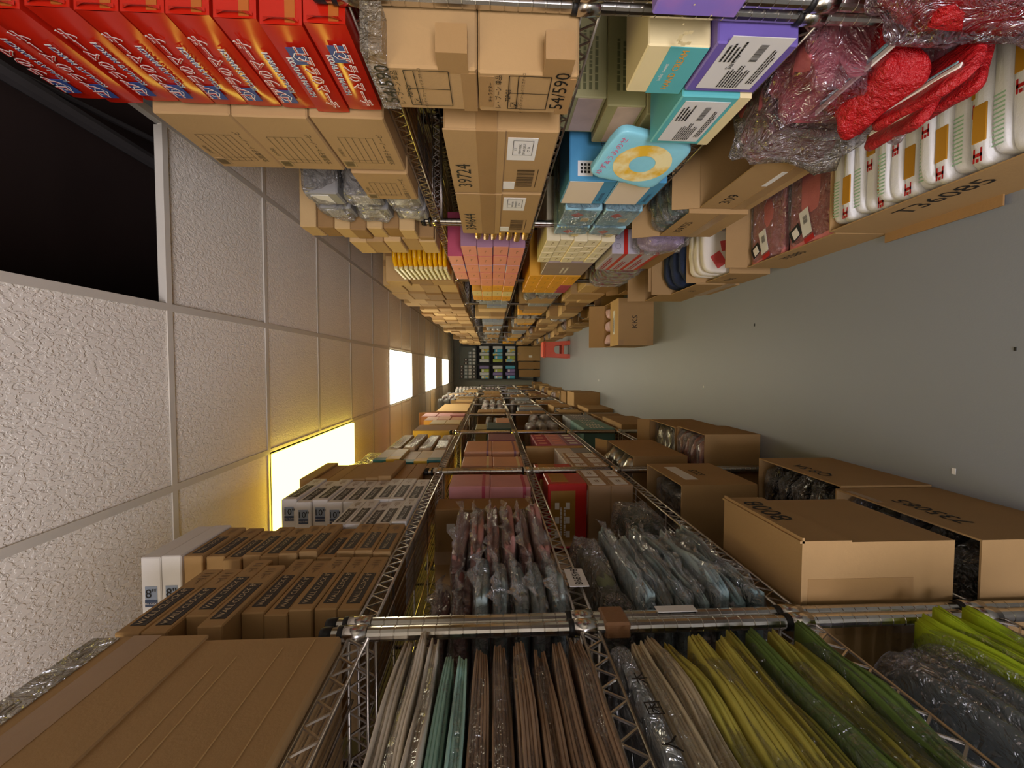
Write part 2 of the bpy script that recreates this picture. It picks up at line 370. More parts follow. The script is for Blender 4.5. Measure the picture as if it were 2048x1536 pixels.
#=KINDS=
# ------------------------------------------------------------------ kinds of goods
def closed_carton(e, label, m=KR, tape=True, face='A', group=None, name='carton', cat='carton', seamx=True):
    e[:] = fit(e); x0, x1, y0, y1, z0, z1 = e; o = ob(name, MB().rbox(x0, x1, y0, y1, z0, z1, .004).mk(name, m)); tag(o, label, cat, group)
    if tape:      # seam and tape over the top and down the near and far faces
        xm = (x0+x1)/2; b = MB().box(xm-.024, xm+.024, y0-.0012, y1+.0012, z1, z1+.001).box(xm-.024, xm+.024, y0-.0014, y0, z1-.07, z1).box(xm-.024, xm+.024, y1, y1+.0014, z1-.07, z1)
        ob('tape', b.mk('tape', TAPE), o)
    return o
def open_carton(e, label, m=KR, flaps='', group=None, t=.004, flap=.1, side=1, ang=60):
    e[:] = fit(e); x0, x1, y0, y1, z0, z1 = e; b = MB()
    b.box(x0, x1, y0, y1, z0, z0+t)
    b.box(x0, x0+t, y0, y1, z0+t, z1); b.box(x1-t, x1, y0, y1, z0+t, z1); b.box(x0+t, x1-t, y0, y0+t, z0+t, z1); b.box(x0+t, x1-t, y1-t, y1, z0+t, z1)
    o = ob('open_carton', b.mk('open_carton', m)); tag(o, label, 'carton', group); a = math.radians(ang); dx, dz = cos(a)*flap, sin(a)*flap
    T = Vector
    for f in flaps:
        if f == 'l': q = [T((x0, y0, z1)), T((x0, y1, z1)), T((x0-dx, y1, z1+dz)), T((x0-dx, y0, z1+dz))]
        if f == 'r': q = [T((x1, y0, z1)), T((x1, y1, z1)), T((x1+dx, y1, z1+dz)), T((x1+dx, y0, z1+dz))]
        if f == 'n': q = [T((x0, y0, z1)), T((x1, y0, z1)), T((x1, y0-dx, z1+dz)), T((x0, y0-dx, z1+dz))]
        if f == 'f': q = [T((x0, y1, z1)), T((x1, y1, z1)), T((x1, y1+dx, z1+dz)), T((x0, y1+dx, z1+dz))]
        nn = (q[1]-q[0]).cross(q[3]-q[0]).normalized()*.0035
        ob('flap', MB().add(q+[v+nn for v in q], BF).mk('flap', m), o)
    return o
def block(name, cat, e, label, m, b=.003, group=None):
    e[:] = fit(e)
    o = ob(name, MB().rbox(*e, b).mk(name, m)); tag(o, label, cat, group); return o
def stack(fn, n, e, lab, jit=.004, seed=1, gap=.0006):
    """n things one on another filling e; lab(i) gives each its label"""
    rnd = random.Random(seed); x0, x1, y0, y1, z0, z1 = e; h = (z1-z0)/n; r = []
    for i in range(n):
        a, b = rnd.uniform(-jit, jit), rnd.uniform(-jit, jit)
        r.append(fn([x0+a, x1+a, y0+b, y1+b, z0+h*i, z0+h*(i+1)-gap], lab(i), i))
    return r
def face_of(e, face):
    x0, x1, y0, y1, z0, z1 = e; cy = (y0+y1)/2; cx = (x0+x1)/2; cz = (z0+z1)/2
    return {'A': (x1, cy, cz), 'B': (x0, cy, cz), 'N': (cx, y0, cz), 'T': (cx, cy, z1)}[face]
def bagged(name, cat, e, label, m, filmm=FILM, seed=1, group=None, inner='contents', layers=3, side=1, amp=.006, slab=True):
    """a clear bag with folded cloth in it: the bag is the thing, the cloth its part"""
    e[:] = fit(e); x0, x1, y0, y1, z0, z1 = e
    V, F = pillow(x0, x1, y0, y1, z0, z1, seed=seed, amp=amp, e=.3, nu=32, nv=12, freq=22); o = ob(name, mesh(name, V, F, filmm, True)); tag(o, label, cat, group)
    g = .006 if amp < .011 else .013
    if slab: V, F = fold_slab(x0+g, x1-g, y0+g*2, y1-g*2, z0+.001, z1-g*.5, layers, side, seed, amp*.8)
    else: V, F = pillow(x0+g, x1-g, y0+g, y1-g, z0+.001, z1-g, seed=seed, amp=amp, e=.5, nu=32, nv=12, freq=22)
    ob(inner, mesh(inner, V, F, m, True), o)
    if slab and amp >= .011:                                   # loose end of the bag sticking out towards the aisle
        xf = x1 if side > 0 else x0; n = 14; V = []; F = []; zc = z0+(z1-z0)*.55
        for a in range(n+1):
            for c in range(4):
                y = y0+(y1-y0)*(.06+.88*a/n); k = noise.noise(Vector((seed*1.9, y*26, c*.5))); j = noise.noise(Vector((seed*2.7+9, y*30, 2)))
                V.append(Vector((xf+side*(-.02+.014*c+(.016*j if c == 3 else 0)), y, zc+.012*c*k+.004*c)))
        for a in range(n):
            for c in range(3): q = a*4+c; F.append((q, q+1, q+5, q+4))
        ob('bag_flap', mesh('bag_flap', V, F, filmm, True), o)
    return o
ITEMS = 0
#=GOODS=
# ================================================================== LEFT SIDE, TOP SHELF
STRIP = mat('print_charcoal', '3a332c', .6, .05); CREAM = mat('print_cream', 'cbb48c', .6, .02); WHB = mat('white_box_card', 'dcd8d2', .55, .03)
BLUEP = mat('print_blue', '27407c', .5, .03); GREYP = mat('print_grey_blue', '8d99ab', .5, .03); REDP = mat('print_red', 'b5201c', .5, .03); PALEP = mat('print_pale', 'f2ebe0', .5, .02)
e = [-.95, -.475, .33, .742, DK[0], 2.03]
big = closed_carton(e, 'large brown carton taped shut on the upper left shelf, nearest the camera', KR, tape=False)
b = MB(); x1 = e[1]
b.box(x1, x1+.005, e[2], e[3]+.004, 1.845, e[5]+.004); b.box(e[0], x1+.005, e[2], e[3]+.004, e[5], e[5]+.004)
ob('flap', b.mk('flap', KR), big); ob('tape', MB().box(x1+.005, x1+.006, e[2], e[3]+.006, 1.925, 1.972).mk('tape', TAPE), big)
[ob('crease', MB().box(x1+.0001, x1+.0012, e[2]+.02, e[3]-.01-.02*k, z_, z_+.0016).mk('crease', KL), big) for k, z_ in enumerate((1.655, 1.70, 1.765, 1.79))]
ob('clear_tape', MB().box(e[0]+.1, x1+.007, e[2], e[3], e[5]+.004, e[5]+.0055).box(x1+.006, x1+.0075, e[2], e[3], 1.99, e[5]+.005).mk('clear_tape', TAPEC), big)
def clock(e, lab, i, size='8', white=False, labels=True, face='A', g='clock boxes on the upper left shelf'):
    e = fit(e)
    x0, x1, y0, y1, z0, z1 = e; m = WHB if white else KR
    o = ob('clock_box', MB().rbox(*e, .0025).mk('clock_box', m)); tag(o, lab, 'box', g); h = z1-z0; L = y1-y0
    if labels:
        c = (x1, y0+L*.36, (z0+z1)/2-.001)
        plate('printed_strip', L*.54, h*.60, c, 'A', STRIP, 0, o); text(f'WALL CLOCK {size}"', min(h*.42, L*.54/7.6), (x1+.001, c[1], c[2]), 'A', CREAM if not white else WHITE, 0, o)
        lines('print', [(-L*.03, L*.03, -.0015, .0015)]+[(L*.05*k, L*.05*k+.004, -h*.2, h*.2) for k in (1, 2, 3)], (x1, y0+L*.75, c[2]), 'A', mat('print_brown', '8a6a44', .6), o)
        lines('clock_ring', [(.5*h*cos(a)-.001, .5*h*cos(a)+.001, .42*h*sin(a)-.001, .42*h*sin(a)+.001) for a in [2*pi*k/20 for k in range(20)]], (x1, y0+L*.68, c[2]), 'A', mat('print_brown'), o)
    # end face, print turned on its side
    if white:
        p = (x0+(x1-x0)*(.80 if size == '10' else .52), y0, (z0+z1)/2)
        plate('end_label', .052, h*.6, (p[0], p[1], p[2]), 'N', GREYP, 0, o); plate('end_label_band', .018, h*.6, (p[0]-.017, p[1]-.0011, p[2]), 'N', mat('print_navy', '3b4760', .5), 0, o)
        text(f'{size}"', .032, (p[0]+.007, p[1]-.0012, p[2]), 'N', INK, -pi/2, o); text('WALL CLOCK', .0065, (p[0]-.017, p[1]-.0024, p[2]), 'N', PALEP, -pi/2, o)
    return o
A = ext(-.487, 1272, 1128, 222, .27, z0=DK[0], px=450)
A[2] = .848; A[3] = 1.085
def clockA(e, l, i):
    s = (0, 0, 0, .012, .0, .058, .02, .062, .07)[i]; e[2] -= s; e[3] -= s*.9; return clock(e, l, i)
stack(clockA, 9, A, lambda i: f'brown wall clock box, {nth(i,9)} of the stack right behind the large taped carton', .006, 3)
B_ = ext(-.487, 1122, 1058, 350, .27, z0=DK[0], px=550)
B_[2] = A[3]+.014; Yw = B_[2]-.012; B_[5] = Zpx(362, -.48, Yw)
stack(lambda e, l, i: clock(e, l, i), 11, B_, lambda i: f'brown wall clock box, {nth(i,11)} of the second stack from the camera', .008, 5)
zt = B_[5]
for k, (za, l) in enumerate(((zt, 'lower white eight inch clock box lying on the second clock stack'), (zt+.050, 'upper white eight inch clock box lying on the second clock stack'))):
    clock([-.69, -.478-.003*k, Yw, Yw+.21, za+.0005, za+.049], l, 0, '8', True, False)
C1 = ext(-.487, 1052, 1002, 655, .27, z0=DK[0], px=750); C1[2] = B_[3]+.012
stack(lambda e, l, i: clock(e, l, i, '10', True), 5, C1, lambda i: f'white ten inch clock box, {nth(i,5)} of the short front stack', .008, 6)
C2 = ext(-.487, 1000, 960, 562, .27, z0=DK[0], px=720); C2[2] = C1[3]+.012
stack(lambda e, l, i: clock(e, l, i, '10', True), 9, C2, lambda i: f'white ten inch clock box, {nth(i,9)} of the tall rear stack', .008, 7)
D = ext(-.487, 956, 926, 600, .27, z0=DK[0], px=760); D[2] = C2[3]+.012
stack(lambda e, l, i: clock(e, l, i, '10', False, False), 10, D, lambda i: f'plain kraft clock box, {nth(i,10)} of the stack behind the white ones', .012, 8)
TEAL = mat('teal_card', '2f6f6c', .5, .08); YEL = mat('yellow_card', 'd9b33a', .5, .1); ORG = mat('orange_print', 'e0602a', .5)
def tealbox(e, l, i):
    o = block('snack_box', 'box', e, l, WHB if i % 2 == 0 else mat('straw_card', 'c9b072', .5, .15, 14), .003, 'flat snack boxes past the clock boxes')
    x0, x1, y0, y1, z0, z1 = e
    ob('coloured_end', MB().box(x0, x1, y0-.001, y0, z0, z1).box(x1, x1+.001, y0, y0+.06, z0, z1).mk('coloured_end', TEAL if i % 2 == 0 else YEL), o)
    if i % 2 == 0: text('OOO', .03, (x0+.18, y0-.001, (z0+z1)/2), 'N', ORG, -pi/2, o, 'printed_pattern'); 
    return o
E1 = ext(-.485, 921, 900, 745, .30, z0=DK[0], px=820)
stack(tealbox, 5, E1, lambda i: f'teal and yellow flat snack box, {nth(i,5)} of the pile past the clock boxes', .01, 9)
PAPER = mat('wrapped_paper', 'cdb795', .6, .15, 14, .4, 20)
def wrapped(e, l, i):
    V, F = pillow(*e, seed=i+40, amp=.006, e=.22, nu=28, nv=10, freq=12); o = ob('wrapped_packet', mesh('wrapped_packet', V, F, FILM, True)); tag(o, l, 'packet', 'long wrapped packets in a pile')
    x0, x1, y0, y1, z0, z1 = e; g = .006; ob('packet_box', MB().rbox(x0+g, x1-g, y0+g, y1-g, z0+.001, z1-g, .006).mk('packet_box', PAPER), o)
    lines('print', textlines(.2, (z1-z0)*.5, 3, i), (x1-g, (y0+y1)/2, (z0+z1)/2), 'A', mat('print_dull_red', 'a05a40', .6), o)
    lines('end_print', textlines((x1-x0)*.6, (z1-z0)*.5, 4, i+9), ((x0+x1)/2, y0+g, (z0+z1)/2), 'N', mat('print_dull_red'), o); return o
E2 = ext(-.485, 898, 869, 765, .26, z0=DK[0], px=820)
stack(wrapped, 4, E2, lambda i: f'long film wrapped packet, {nth(i,4)} of the pile behind the teal boxes', .012, 10, .012)
wrapped([-.80, -.52, E1[2]+.01, E1[2]+.42, max(E1[5], E2[5])+.004, max(E1[5], E2[5])+.11], 'cream film wrapped packet with red print lying on top of the pile', 77)
E3 = ext(-.485, 864, 850, 822, .42, z0=DK[0], px=860)
closed_carton(E3, 'brown carton behind the wrapped packets on the top left shelf', KR)
closed_carton([-.88, -.56, E3[2]-.04, E3[3]-.05, E3[5]+.002, E3[5]+.11], 'small kraft carton with a rounded flap lying on the carton behind the packets', KL)
PINKC = mat('pink_card', 'cf8f8f', .5, .1, 12); PEACH = mat('peach_card', 'dba582', .5, .08); MAUVE = mat('mauve_card', '9c7183', .5, .1)
LILAC = mat('lilac_card', 'a79bc4', .5, .1); GREYC = mat('grey_card', '8f9498', .5, .1); DPINK = mat('deep_pink_card', 'b5495f', .5, .08); SALM = mat('salmon_card', 'e79a8c', .5, .06)
AMB = mat('amber_card', 'e9a72c', .5, .06); REDC = mat('red_card', 'c02a20', .3, .06); TEALC = mat('aqua_card', '5fb3b5', .45, .06); BLUEC = mat('blue_card', '4f93b8', .45, .08)
PURPC = mat('purple_card', '6f5da6', .4, .15, 8); CREAMC = mat('cream_card', 'e6d3a0', .5, .05); OLIVE = mat('pale_olive_card', 'a9a070', .55, .08)
for k, (a, b2, t, n, mm) in enumerate(((848, 841, 858, 2, CREAMC), (840, 833, 847, 3, PEACH), (832, 825, 842, 3, PINKC))):
    E4 = ext(-.485, a, b2, t, .40, z0=DK[0], px=880)
    stack(lambda e, l, i: block('gift_box', 'box', e, l, mm, .004, 'flat gift boxes on the far top left shelf'), n, E4, lambda i: f'{("cream","peach","pink")[k]} flat gift box, {nth(i,n)} of its pile beyond the wrapped packets', .006, 20+k)
E5 = ext(-.485, 823, 806, 872, .46, z0=DK[0], px=900)
open_carton([E5[0], E5[1], E5[2], E5[3], DK[0], DK[0]+.34], 'tall open carton with a raised flap near the white ceiling light', KL, 'nl', flap=.2, ang=55)
# ================================================================== LEFT SIDE, SECOND SHELF
CW = mat('cloth_white', 'ddd5c4', .9, .08, 20, .3, 160); CT = mat('cloth_aqua', 'a9d4c8', .9, .08, 20, .3, 160); CB = mat('cloth_brown', '9c8268', .9, .12, 20, .3, 160)
CK = mat('cloth_cream', 'c6b896', .9, .08, 20, .3, 160); CG = mat('cloth_olive', 'c0b652', .85, .14, 7, .3, 160, col2='93943c'); CGG = mat('cloth_green', '66803c', .85, .12, 10, .3, 160)
CL = mat('cloth_lime', 'b8d42c', .8, .12, 14, .3, 160); CN = mat('cloth_navy', '1d1b38', .7, .2, 9, .3, 120); CGY = mat('cloth_grey', '7f8c92', .85, .08, 9, .2, 120)
CP = mat('cloth_dusty_pink', 'c08a80', .8, .14, 12, .3, 120); CBT = mat('cloth_pale_blue', 'b4c4c2', .8, .16, 12, .3, 120, col2='8fa9ad'); CDP = mat('cloth_rose_brown', '8c5c58', .8, .15, 12, .3, 120)
z = DK[1]
hs = [.034]*6
for i in range(6):
    bagged('bagged_towel', 'towel', [-.90, -.478-.004*(i % 3), .30, .745-.012*(i % 3), z, z+.033], f'brown folded towel in clear bag, {nth(i,6)} of the pile below white towels', CB, FILMC, seed=i, group='brown folded towels in clear bags', layers=6, inner='folded_cloth'); z += .0335
tn = ['aqua', 'aqua', 'white', 'white', 'white']; tm = [CT, CT, CW, CW, CW]
for i in range(5):
    bagged('bagged_towel', 'towel', [-.90, -.478-.006*((i+1) % 3), .30, .70+.02*i, z, z+.025], f'{tn[i]} folded towel in clear bag, {nth(i,5)} of pale towels on the brown pile', tm[i], FILMC, seed=i+20, group='pale folded towels in clear bags', layers=4, inner='folded_cloth'); z += .0255
# blue and pink bagged cloths past the first posts
z = DK[1]
for i in range(5):
    bagged('bagged_cloth', 'cloth', [-.84, -.475-.007*(i % 2), .83, Yof(1112, -.487), z, z+.041], f'blue grey cloth in crinkled bag, {nth(i,5)} of those below rose brown bags', CBT, seed=i+30, group='pale blue bagged cloths, second left shelf', layers=2, amp=.012, inner='folded_cloth'); z += .0415
for i in range(2):
    bagged('bagged_cloth', 'cloth', [-.86, -.52-.02*i, .84, Yof(1112, -.487), z, z+.05], f'rose brown cloth in a clear bag, {("lower","upper")[i]} of two lying on the pale blue bags', CDP, seed=i+40, layers=2, amp=.012, inner='folded_cloth'); z += .051
z = DK[1]
for i in range(6):
    bagged('bagged_cloth', 'cloth', [-.84, -.478-.007*(i % 2), Yof(1108, -.487), Yof(1004, -.487)-.02*(i % 3), z, z+.046], f'dusty pink cloth in a crinkled clear bag, {nth(i,6)} of the pink pile', CP, seed=i+50, group='dusty pink bagged cloths, second left shelf', layers=2, amp=.014, inner='folded_cloth'); z += .0465
o = closed_carton([-.90, -.53, 1.56, 1.69, DK[1], 1.56], 'upright brown carton with two small white labels behind the pink bags', KD)
plate('label', .03, .03, (-.60, 1.56, 1.50), 'N', WHITE, 0, o); plate('label', .05, .04, (-.60, 1.56, 1.45), 'N', WHITE, 0, o); text('ZHA 1', .012, (-.60, 1.559, 1.45), 'N', INK, -pi/2, o)
def pinkbox(e, l, i, m=PINKC, band=DPINK):
    o = block('pink_gift_box', 'box', e, l, m, .004, 'pink gift boxes on the second left shelf'); x0, x1, y0, y1, z0, z1 = e
    ob('band', MB().box(x0-.0005, x1+.0008, y0-.0008, y1+.0005, z0+(z1-z0)*.12, z0+(z1-z0)*.2).mk('band', band), o)
    ob('printed_window', MB().box(x0+.05, x0+.09, y0-.0012, y0, (z0+z1)/2-.03, (z0+z1)/2+.03).mk('printed_window', WHITE), o)
    lines('dots', [(a-.004, a+.004, b-.004, b+.004) for a in (-.008, .008) for b in (-.016, 0, .016)], (x0+.07, y0-.001, (z0+z1)/2), 'N', INK, o); return o
F1 = ext(-.487, 976, 949, 896, .40, z0=DK[1], px=980); F1[2] = 1.71
stack(pinkbox, 2, F1, lambda i: f'{("lower","upper")[i]} of two dusty pink gift boxes just before the second posts', .004, 31)
F2 = ext(-.487, 931, 913, 922, .40, z0=DK[1], px=980)
stack(lambda e, l, i: pinkbox(e, l, i, PEACH, CREAMC), 2, F2, lambda i: f'{("lower","upper")[i]} of two peach gift boxes just past the second posts', .004, 32)
F3 = ext(-.487, 904, 883, 928, .40, z0=DK[1], px=980)
stack(lambda e, l, i: pinkbox(e, l, i, PEACH, MAUVE), 2, F3, lambda i: f'{("lower","upper")[i]} of two brownish pink gift boxes behind the peach ones', .006, 33)
F4 = ext(-.487, 880, 867, 976, .36, z0=DK[1], px=980)
block('floral_box', 'box', F4, 'small purple and red floral box beside the third posts', MAUVE)
F5 = ext(-.487, 857, 842, 930, .38, z0=DK[1], px=980); 
block('storage_box', 'box', [F5[0], F5[1], F5[2], F5[3]-.1, DK[1], DK[1]+.2], 'teal grey box with a pale lid past the third posts, second left shelf', mat('slate_card', '4c666b', .5, .1))
block('storage_box', 'box', [F5[0]+.02, F5[1]-.01, F5[2]+.02, F5[3]-.13, DK[1]+.201, DK[1]+.29], 'greenish storage box standing on the teal grey box', OLIVE)
# ================================================================== LEFT SIDE, THIRD SHELF
z = DK[2]; seq = [(CGG, 'green'), (CG, 'olive'), (CG, 'olive'), (CGG, 'green'), (CG, 'olive'), (CG, 'olive'), (CG, 'olive'), (CG, 'olive'), (CK, 'cream'), (CK, 'cream')]
for i, (mm, nme) in enumerate(seq):
    hh = .034 if i != 6 else .048
    bagged('bagged_towel', 'towel', [-.90, -.472-.006*((i*2) % 3), .28, .752-.012*((i*3) % 4), z, z+hh-.0006], f'{nme} folded cloth in clear bag, {nth(i,10)} in green pile, third left shelf', mm, FILMC, seed=i+60, group='green and cream folded cloths in clear bags', layers=5, inner='folded_cloth', amp=.009); z += hh
o = bagged('bagged_pouch', 'pouch', [-.88, -.468, .30, .735, z, z+.03], 'grey pouch with black brush writing lying on the green and cream pile', CGY, seed=91, slab=False, inner='pouch', amp=.004)
for k, s in enumerate(('木', '困', '人')): text(s, .026, (-.4645, .60-.055*k, z+.014), 'A', INK, 0, o)
z = DK[2]
for i in range(7):
    bagged('bagged_cloth', 'cloth', [-.82, -.472-.008*(i % 2), .83, Yof(1055, -.487)-.03*(i % 3), z, z+.039], f'pale blue cloth in shiny bag, {nth(i,7)} of the pile on third left shelf', CBT, seed=i+70, group='pale blue bagged cloths, third left shelf', layers=3, amp=.015, inner='folded_cloth'); z += .0395
bagged('bagged_plush', 'cloth', [-.84, -.50, .86, 1.28, z+.001, z+.075], 'loose grey green bag sagging over the pale blue pile', mat('cloth_moss', '8e9474', .8, .2, 9), FILMW, seed=81, slab=False, amp=.02, inner='contents')
z = DK[2]
bagged('bagged_plush', 'cloth', [-.84, -.50, 1.34, 1.58, z, z+.14], 'dark green bagged cloth in the gap behind the pale blue pile', mat('cloth_dark_green', '2f3a2a', .8, .2, 9), FILM, seed=83, slab=False, amp=.015, inner='contents')
# tan boxes with white windows
T0 = ext(-.487, 985, 905, 1193, .26, z0=DK[2], px=1250)
ny = 5; dy = (T0[3]-1.70)/ny
def tan(e, l):
    o = block('tan_gift_box', 'box', e, l, mat('tan_card', 'a5845f', .6, .06), .003, 'tan gift boxes with white picture labels'); x0, x1, y0, y1, z0, z1 = e
    plate('picture_label', (y1-y0)*.78, (z1-z0)*.62, (x1, (y0+y1)/2, (z0+z1)/2), 'A', WHITE, 0, o); lines('print', [(.012*cos(a)-.001, .012*cos(a)+.001, .012*sin(a)-.001, .012*sin(a)+.001) for a in [2*pi*k/12 for k in range(12)]]+textlines(.04, .02, 2, 3), (x1+.001, (y0+y1)/2, (z0+z1)/2), 'A', mat('print_brown'), o)
    plate('picture_label', (x1-x0)*.4, (y1-y0)*.6, ((x0+x1)/2+.05, (y0+y1)/2, z1), 'T', WHITE, 0, o); return o
for r_ in range(2):
    for c in range(ny):
        zz = DK[2]+r_*.094
        tan([-.745, -.487, 1.70+dy*c, 1.70+dy*(c+1)-.002, zz, zz+.0935], f'tan box with a white picture label, {nearn(c)} in the {("lower","upper")[r_]} row, third left shelf')
def redbig(e, lab):
    x0, x1, y0, y1, z0, z1 = e; o = block('red_appliance_box', 'box', e, lab, REDC, .003, 'red and yellow boxes on the tan gift boxes')
    ob('yellow_panel', MB().box(x0+.01, x1-.03, y0-.001, y0, z0+(z1-z0)*.30, z1-.012).box(x1, x1+.001, y0+.03, y1-.01, z0+(z1-z0)*.45, z1-.02).mk('yellow_panel', mat('mustard_print', 'a87a2c', .45, .2, 12)), o)
    lines('pictures', [(u, u+.028, v, v+.018) for u in (-.09, -.03, .03) for v in (-.03, .015)]+textlines(.16, .03, 2, 4), ((x0+x1)/2, y0-.001, (z0+z1)/2+.02), 'N', PALEP, o)
    lines('white_lettering', textlines((y1-y0)*.8, .05, 3, 5), ((x1-.1), (y0+y1)/2, z1), 'T', PALEP, o, pi/2); return o
zr = DK[2]+.189
redbig([-.76, -.485, 1.725, 1.90, zr, zr+.165], 'nearer of two red and yellow printed boxes on the tan gift boxes')
redbig([-.76, -.495, 1.95, 2.13, zr, zr+.185], 'farther of two red and yellow printed boxes on the tan gift boxes')
o = closed_carton([-.92, -.78, 1.72, 2.1, DK[2], 1.10], 'plain carton standing behind the red boxes, third left shelf', KD)
z = DK[2]
P0 = Yof(922, -.487, 1130)
for r_ in range(2):
    for c in range(3):
        ya = P0+.14*c; block('grey_gift_box', 'box', [-.80, -.50, ya, ya+.137, DK[2]+.1*r_, DK[2]+.1*r_+.0995], f'pale grey gift box, {nearn(c)} in the {("lower","upper")[r_]} row beyond the tan boxes', WHB if r_ else GREYC, .003, 'pale grey gift boxes, third left shelf')
closed_carton([-.74, -.50, P0+.44, P0+.50, DK[2], 1.13], 'narrow upright kraft carton with black marks beyond the grey gift boxes', KL)
for r_ in range(3):
    for c in range(4):
        ya = P0+.51+.105*c; e = [-.80, -.495, ya, ya+.102, DK[2]+.1*r_, DK[2]+.1*r_+.0995]
        o = block('pink_character_box', 'box', e, f'{("mauve","pink","deep pink")[r_]} square gift box, {nearn(c)} in the {("lower","middle","upper")[r_]} row past the kraft carton', (MAUVE, PINKC, DPINK)[r_], .004, 'pink square gift boxes, third left shelf')
        plate('picture', .05, .05, (e[1], ya+.05, e[4]+.05), 'A', SALM if r_ else WHITE, 0, o)
# ================================================================== LEFT SIDE, LOWEST SHELF AND FLOOR
z = DK[3]
o = bagged('bagged_towel', 'towel', [-.92, -.50, .28, .74, z, z+.045], 'navy cloth in a clear bag at the bottom of the lowest left shelf', CN, seed=95, slab=False, inner='folded_cloth', amp=.006); z += .046
for i in range(4):
    bagged('bagged_towel', 'towel', [-.90, -.462-.008*(i % 2), .30, .80-.02*(i % 2), z, z+.031], f'bright lime cloth in a clear bag, {nth(i,4)} of the lime pile', CL, FILMC, seed=i+100, group='lime cloths in clear bags', layers=5, inner='folded_cloth', amp=.008); z += .0315
for i in range(3):
    bagged('bagged_pouch', 'pouch', [-.88, -.475-.006*i, .30, .72, z, z+.038], f'blue grey pouch in a clear bag, {nth(i,3)} of those on the lime pile', CGY, FILMC, seed=i+110, group='blue grey bagged pouches', slab=False, inner='pouch', amp=.004); z += .0385
closed_carton([-.92, -.60, .50, .74, z+.001, .71], 'small brown carton in shade above the grey pouches', KD)
def scrib(s, size, p, face, par, ang=0): return text(s, size, p, face, INK, ang, par, 'marker_writing')
X = -.363
o = open_carton([-.86, X, .827, 1.105, DK[3], .70], 'brown taped carton with a sprung lid jutting out of the lowest left shelf', KR, '')
lid = MB().add(boxv(-.86, X+.012, .824, 1.115, .702, .707), BF); L_ = ob('lid', lid.mk('lid', KR), o)
ob('side_flap', MB().box(X, X+.005, .824, 1.115, .60, .712).mk('side_flap', KR), o); scrib('8008', .07, (X+.005, 1.01, .655), 'A', o)
ob('tape', MB().box(-.56, -.50, .8258, .827, DK[3], .70).mk('tape', TAPE), o); ob('tape', MB().box(-.50, -.44, .8262, .827, DK[3]+.09, .69).mk('tape', TAPE), o)
bagged('bagged_garment', 'cloth', [-.80, -.50, 1.13, 1.22, DK[3], .66], 'navy shirt in a shiny bag behind the sprung lid carton', CN, seed=120, slab=False, inner='folded_cloth', amp=.004)
o = open_carton([-.84, -.428, 1.484, 1.825, DK[3], .655], 'open brown carton with a long white label on the lowest left shelf', KR, 'l', flap=.12, ang=70)
plate('label', .20, .05, (-.428, 1.66, .58), 'A', WHITE, 0, o); scrib('SSSS', .05, (-.428, 1.66, .51), 'A', o)
for i in range(3):
    bagged('bagged_garment', 'cloth', [-.82+.12*i, -.71+.12*i, 1.495, 1.81, DK[3]+.006, .64], f'dark folded garment in film, {("leftmost","middle","rightmost")[i]} in the open labelled carton', mat('cloth_black', '23211e', .7, .2), seed=i+130, slab=False, inner='folded_cloth', amp=.006)
# lowest shelf, next units
o = open_carton([-.84, -.44, 2.035, 2.50, DK[3], .645], 'long open carton of silver bags on the lowest left shelf', KR, 'f', flap=.1, ang=30)
SILV = mat('silver_foil', 'b9b6a6', .25, .3, 9, .8, 20, metal=.7)
for i in range(4):
    V, F = pillow(-.80, -.455, 2.045+.11*i, 2.15+.11*i, DK[3]+.01, .68, seed=i+140, amp=.014, e=.5); tag(ob('silver_bag', mesh('silver_bag', V, F, SILV, True)), f'crinkled silver bag, {nearn(i)} in the long open carton', 'bag', 'silver bags in the open carton')
Yb = 3.26
for r_ in range(2):
    for c in range(7):
        e = [-.80+.165*r_, -.645+.165*r_, Yb+.14*c, Yb+.135+.14*c, DK[3], DK[3]+.25]
        o = block('teal_book_box', 'box', e, f'grey teal slim box, {nearn(c)} in the {("back","front")[r_]} row, lowest left shelf', mat('teal_grey_card', '6f9a93', .5, .1) if c < 4 else GREYC, .003, 'grey teal slim boxes, lowest left shelf')
        if r_: lines('print', textlines(.1, .12, 5, c), (e[1], (e[2]+e[3])/2, e[4]+.13), 'A', PALEP, o)
def kk(e, lab, fl='', fill=None, mm=KR, n=3, **k):
    o = open_carton(e, lab, mm, fl, **k); return o
def fillbags(e, n, base, m, axis=1, amp=.01, fm=FILM, seed=0, name='bagged_goods', top=0, cat='bag', group=None):
    e = list(fit(e)); x0, x1, y0, y1, z0, z1 = e; x0 += .008; x1 -= .008; y0 += .008; y1 -= .008; z0 += .006
    for i in range(n):
        a = [x0, x1, y0, y1, z0, z1+top]
        if axis == 1: d = (y1-y0)/n; a[2], a[3] = y0+d*i, y0+d*(i+1)-.002
        else: d = (x1-x0)/n; a[0], a[1] = x0+d*i, x0+d*(i+1)-.002
        word = nearn(i) if axis == 1 else (('left', 'right') if n == 2 else ('leftmost', 'second from the left', 'third from the left', 'rightmost'))[i]
        bagged(name, cat, a, f'{base[0]}, {word} {base[1]}', m, fm, seed=seed+i, slab=False, amp=amp, group=group)
BLK = mat('glossy_black_film', '1c1a18', .15, .2, 10, .8, 25)
FX = -.362
o = kk([-.80, FX, .822, 1.20, 0, .315], 'open brown floor carton nearest the camera on the left', '')
plate('tape', .1, .02, (FX, 1.12, .30), 'A', TAPE, 0, o); scrib('735085', .06, (FX, 1.0, .235), 'A', o)
fillbags([-.80, FX, .822, 1.20, 0, .30], 5, ('black glossy packet', 'in the nearest left floor carton'), BLK, seed=150, name='black_packet', cat='packet', group='black packets in the nearest floor carton')
o = kk([-.78, FX+.005, 1.21, 1.60, 0, .29], 'open brown floor carton second from the camera on the left', '')
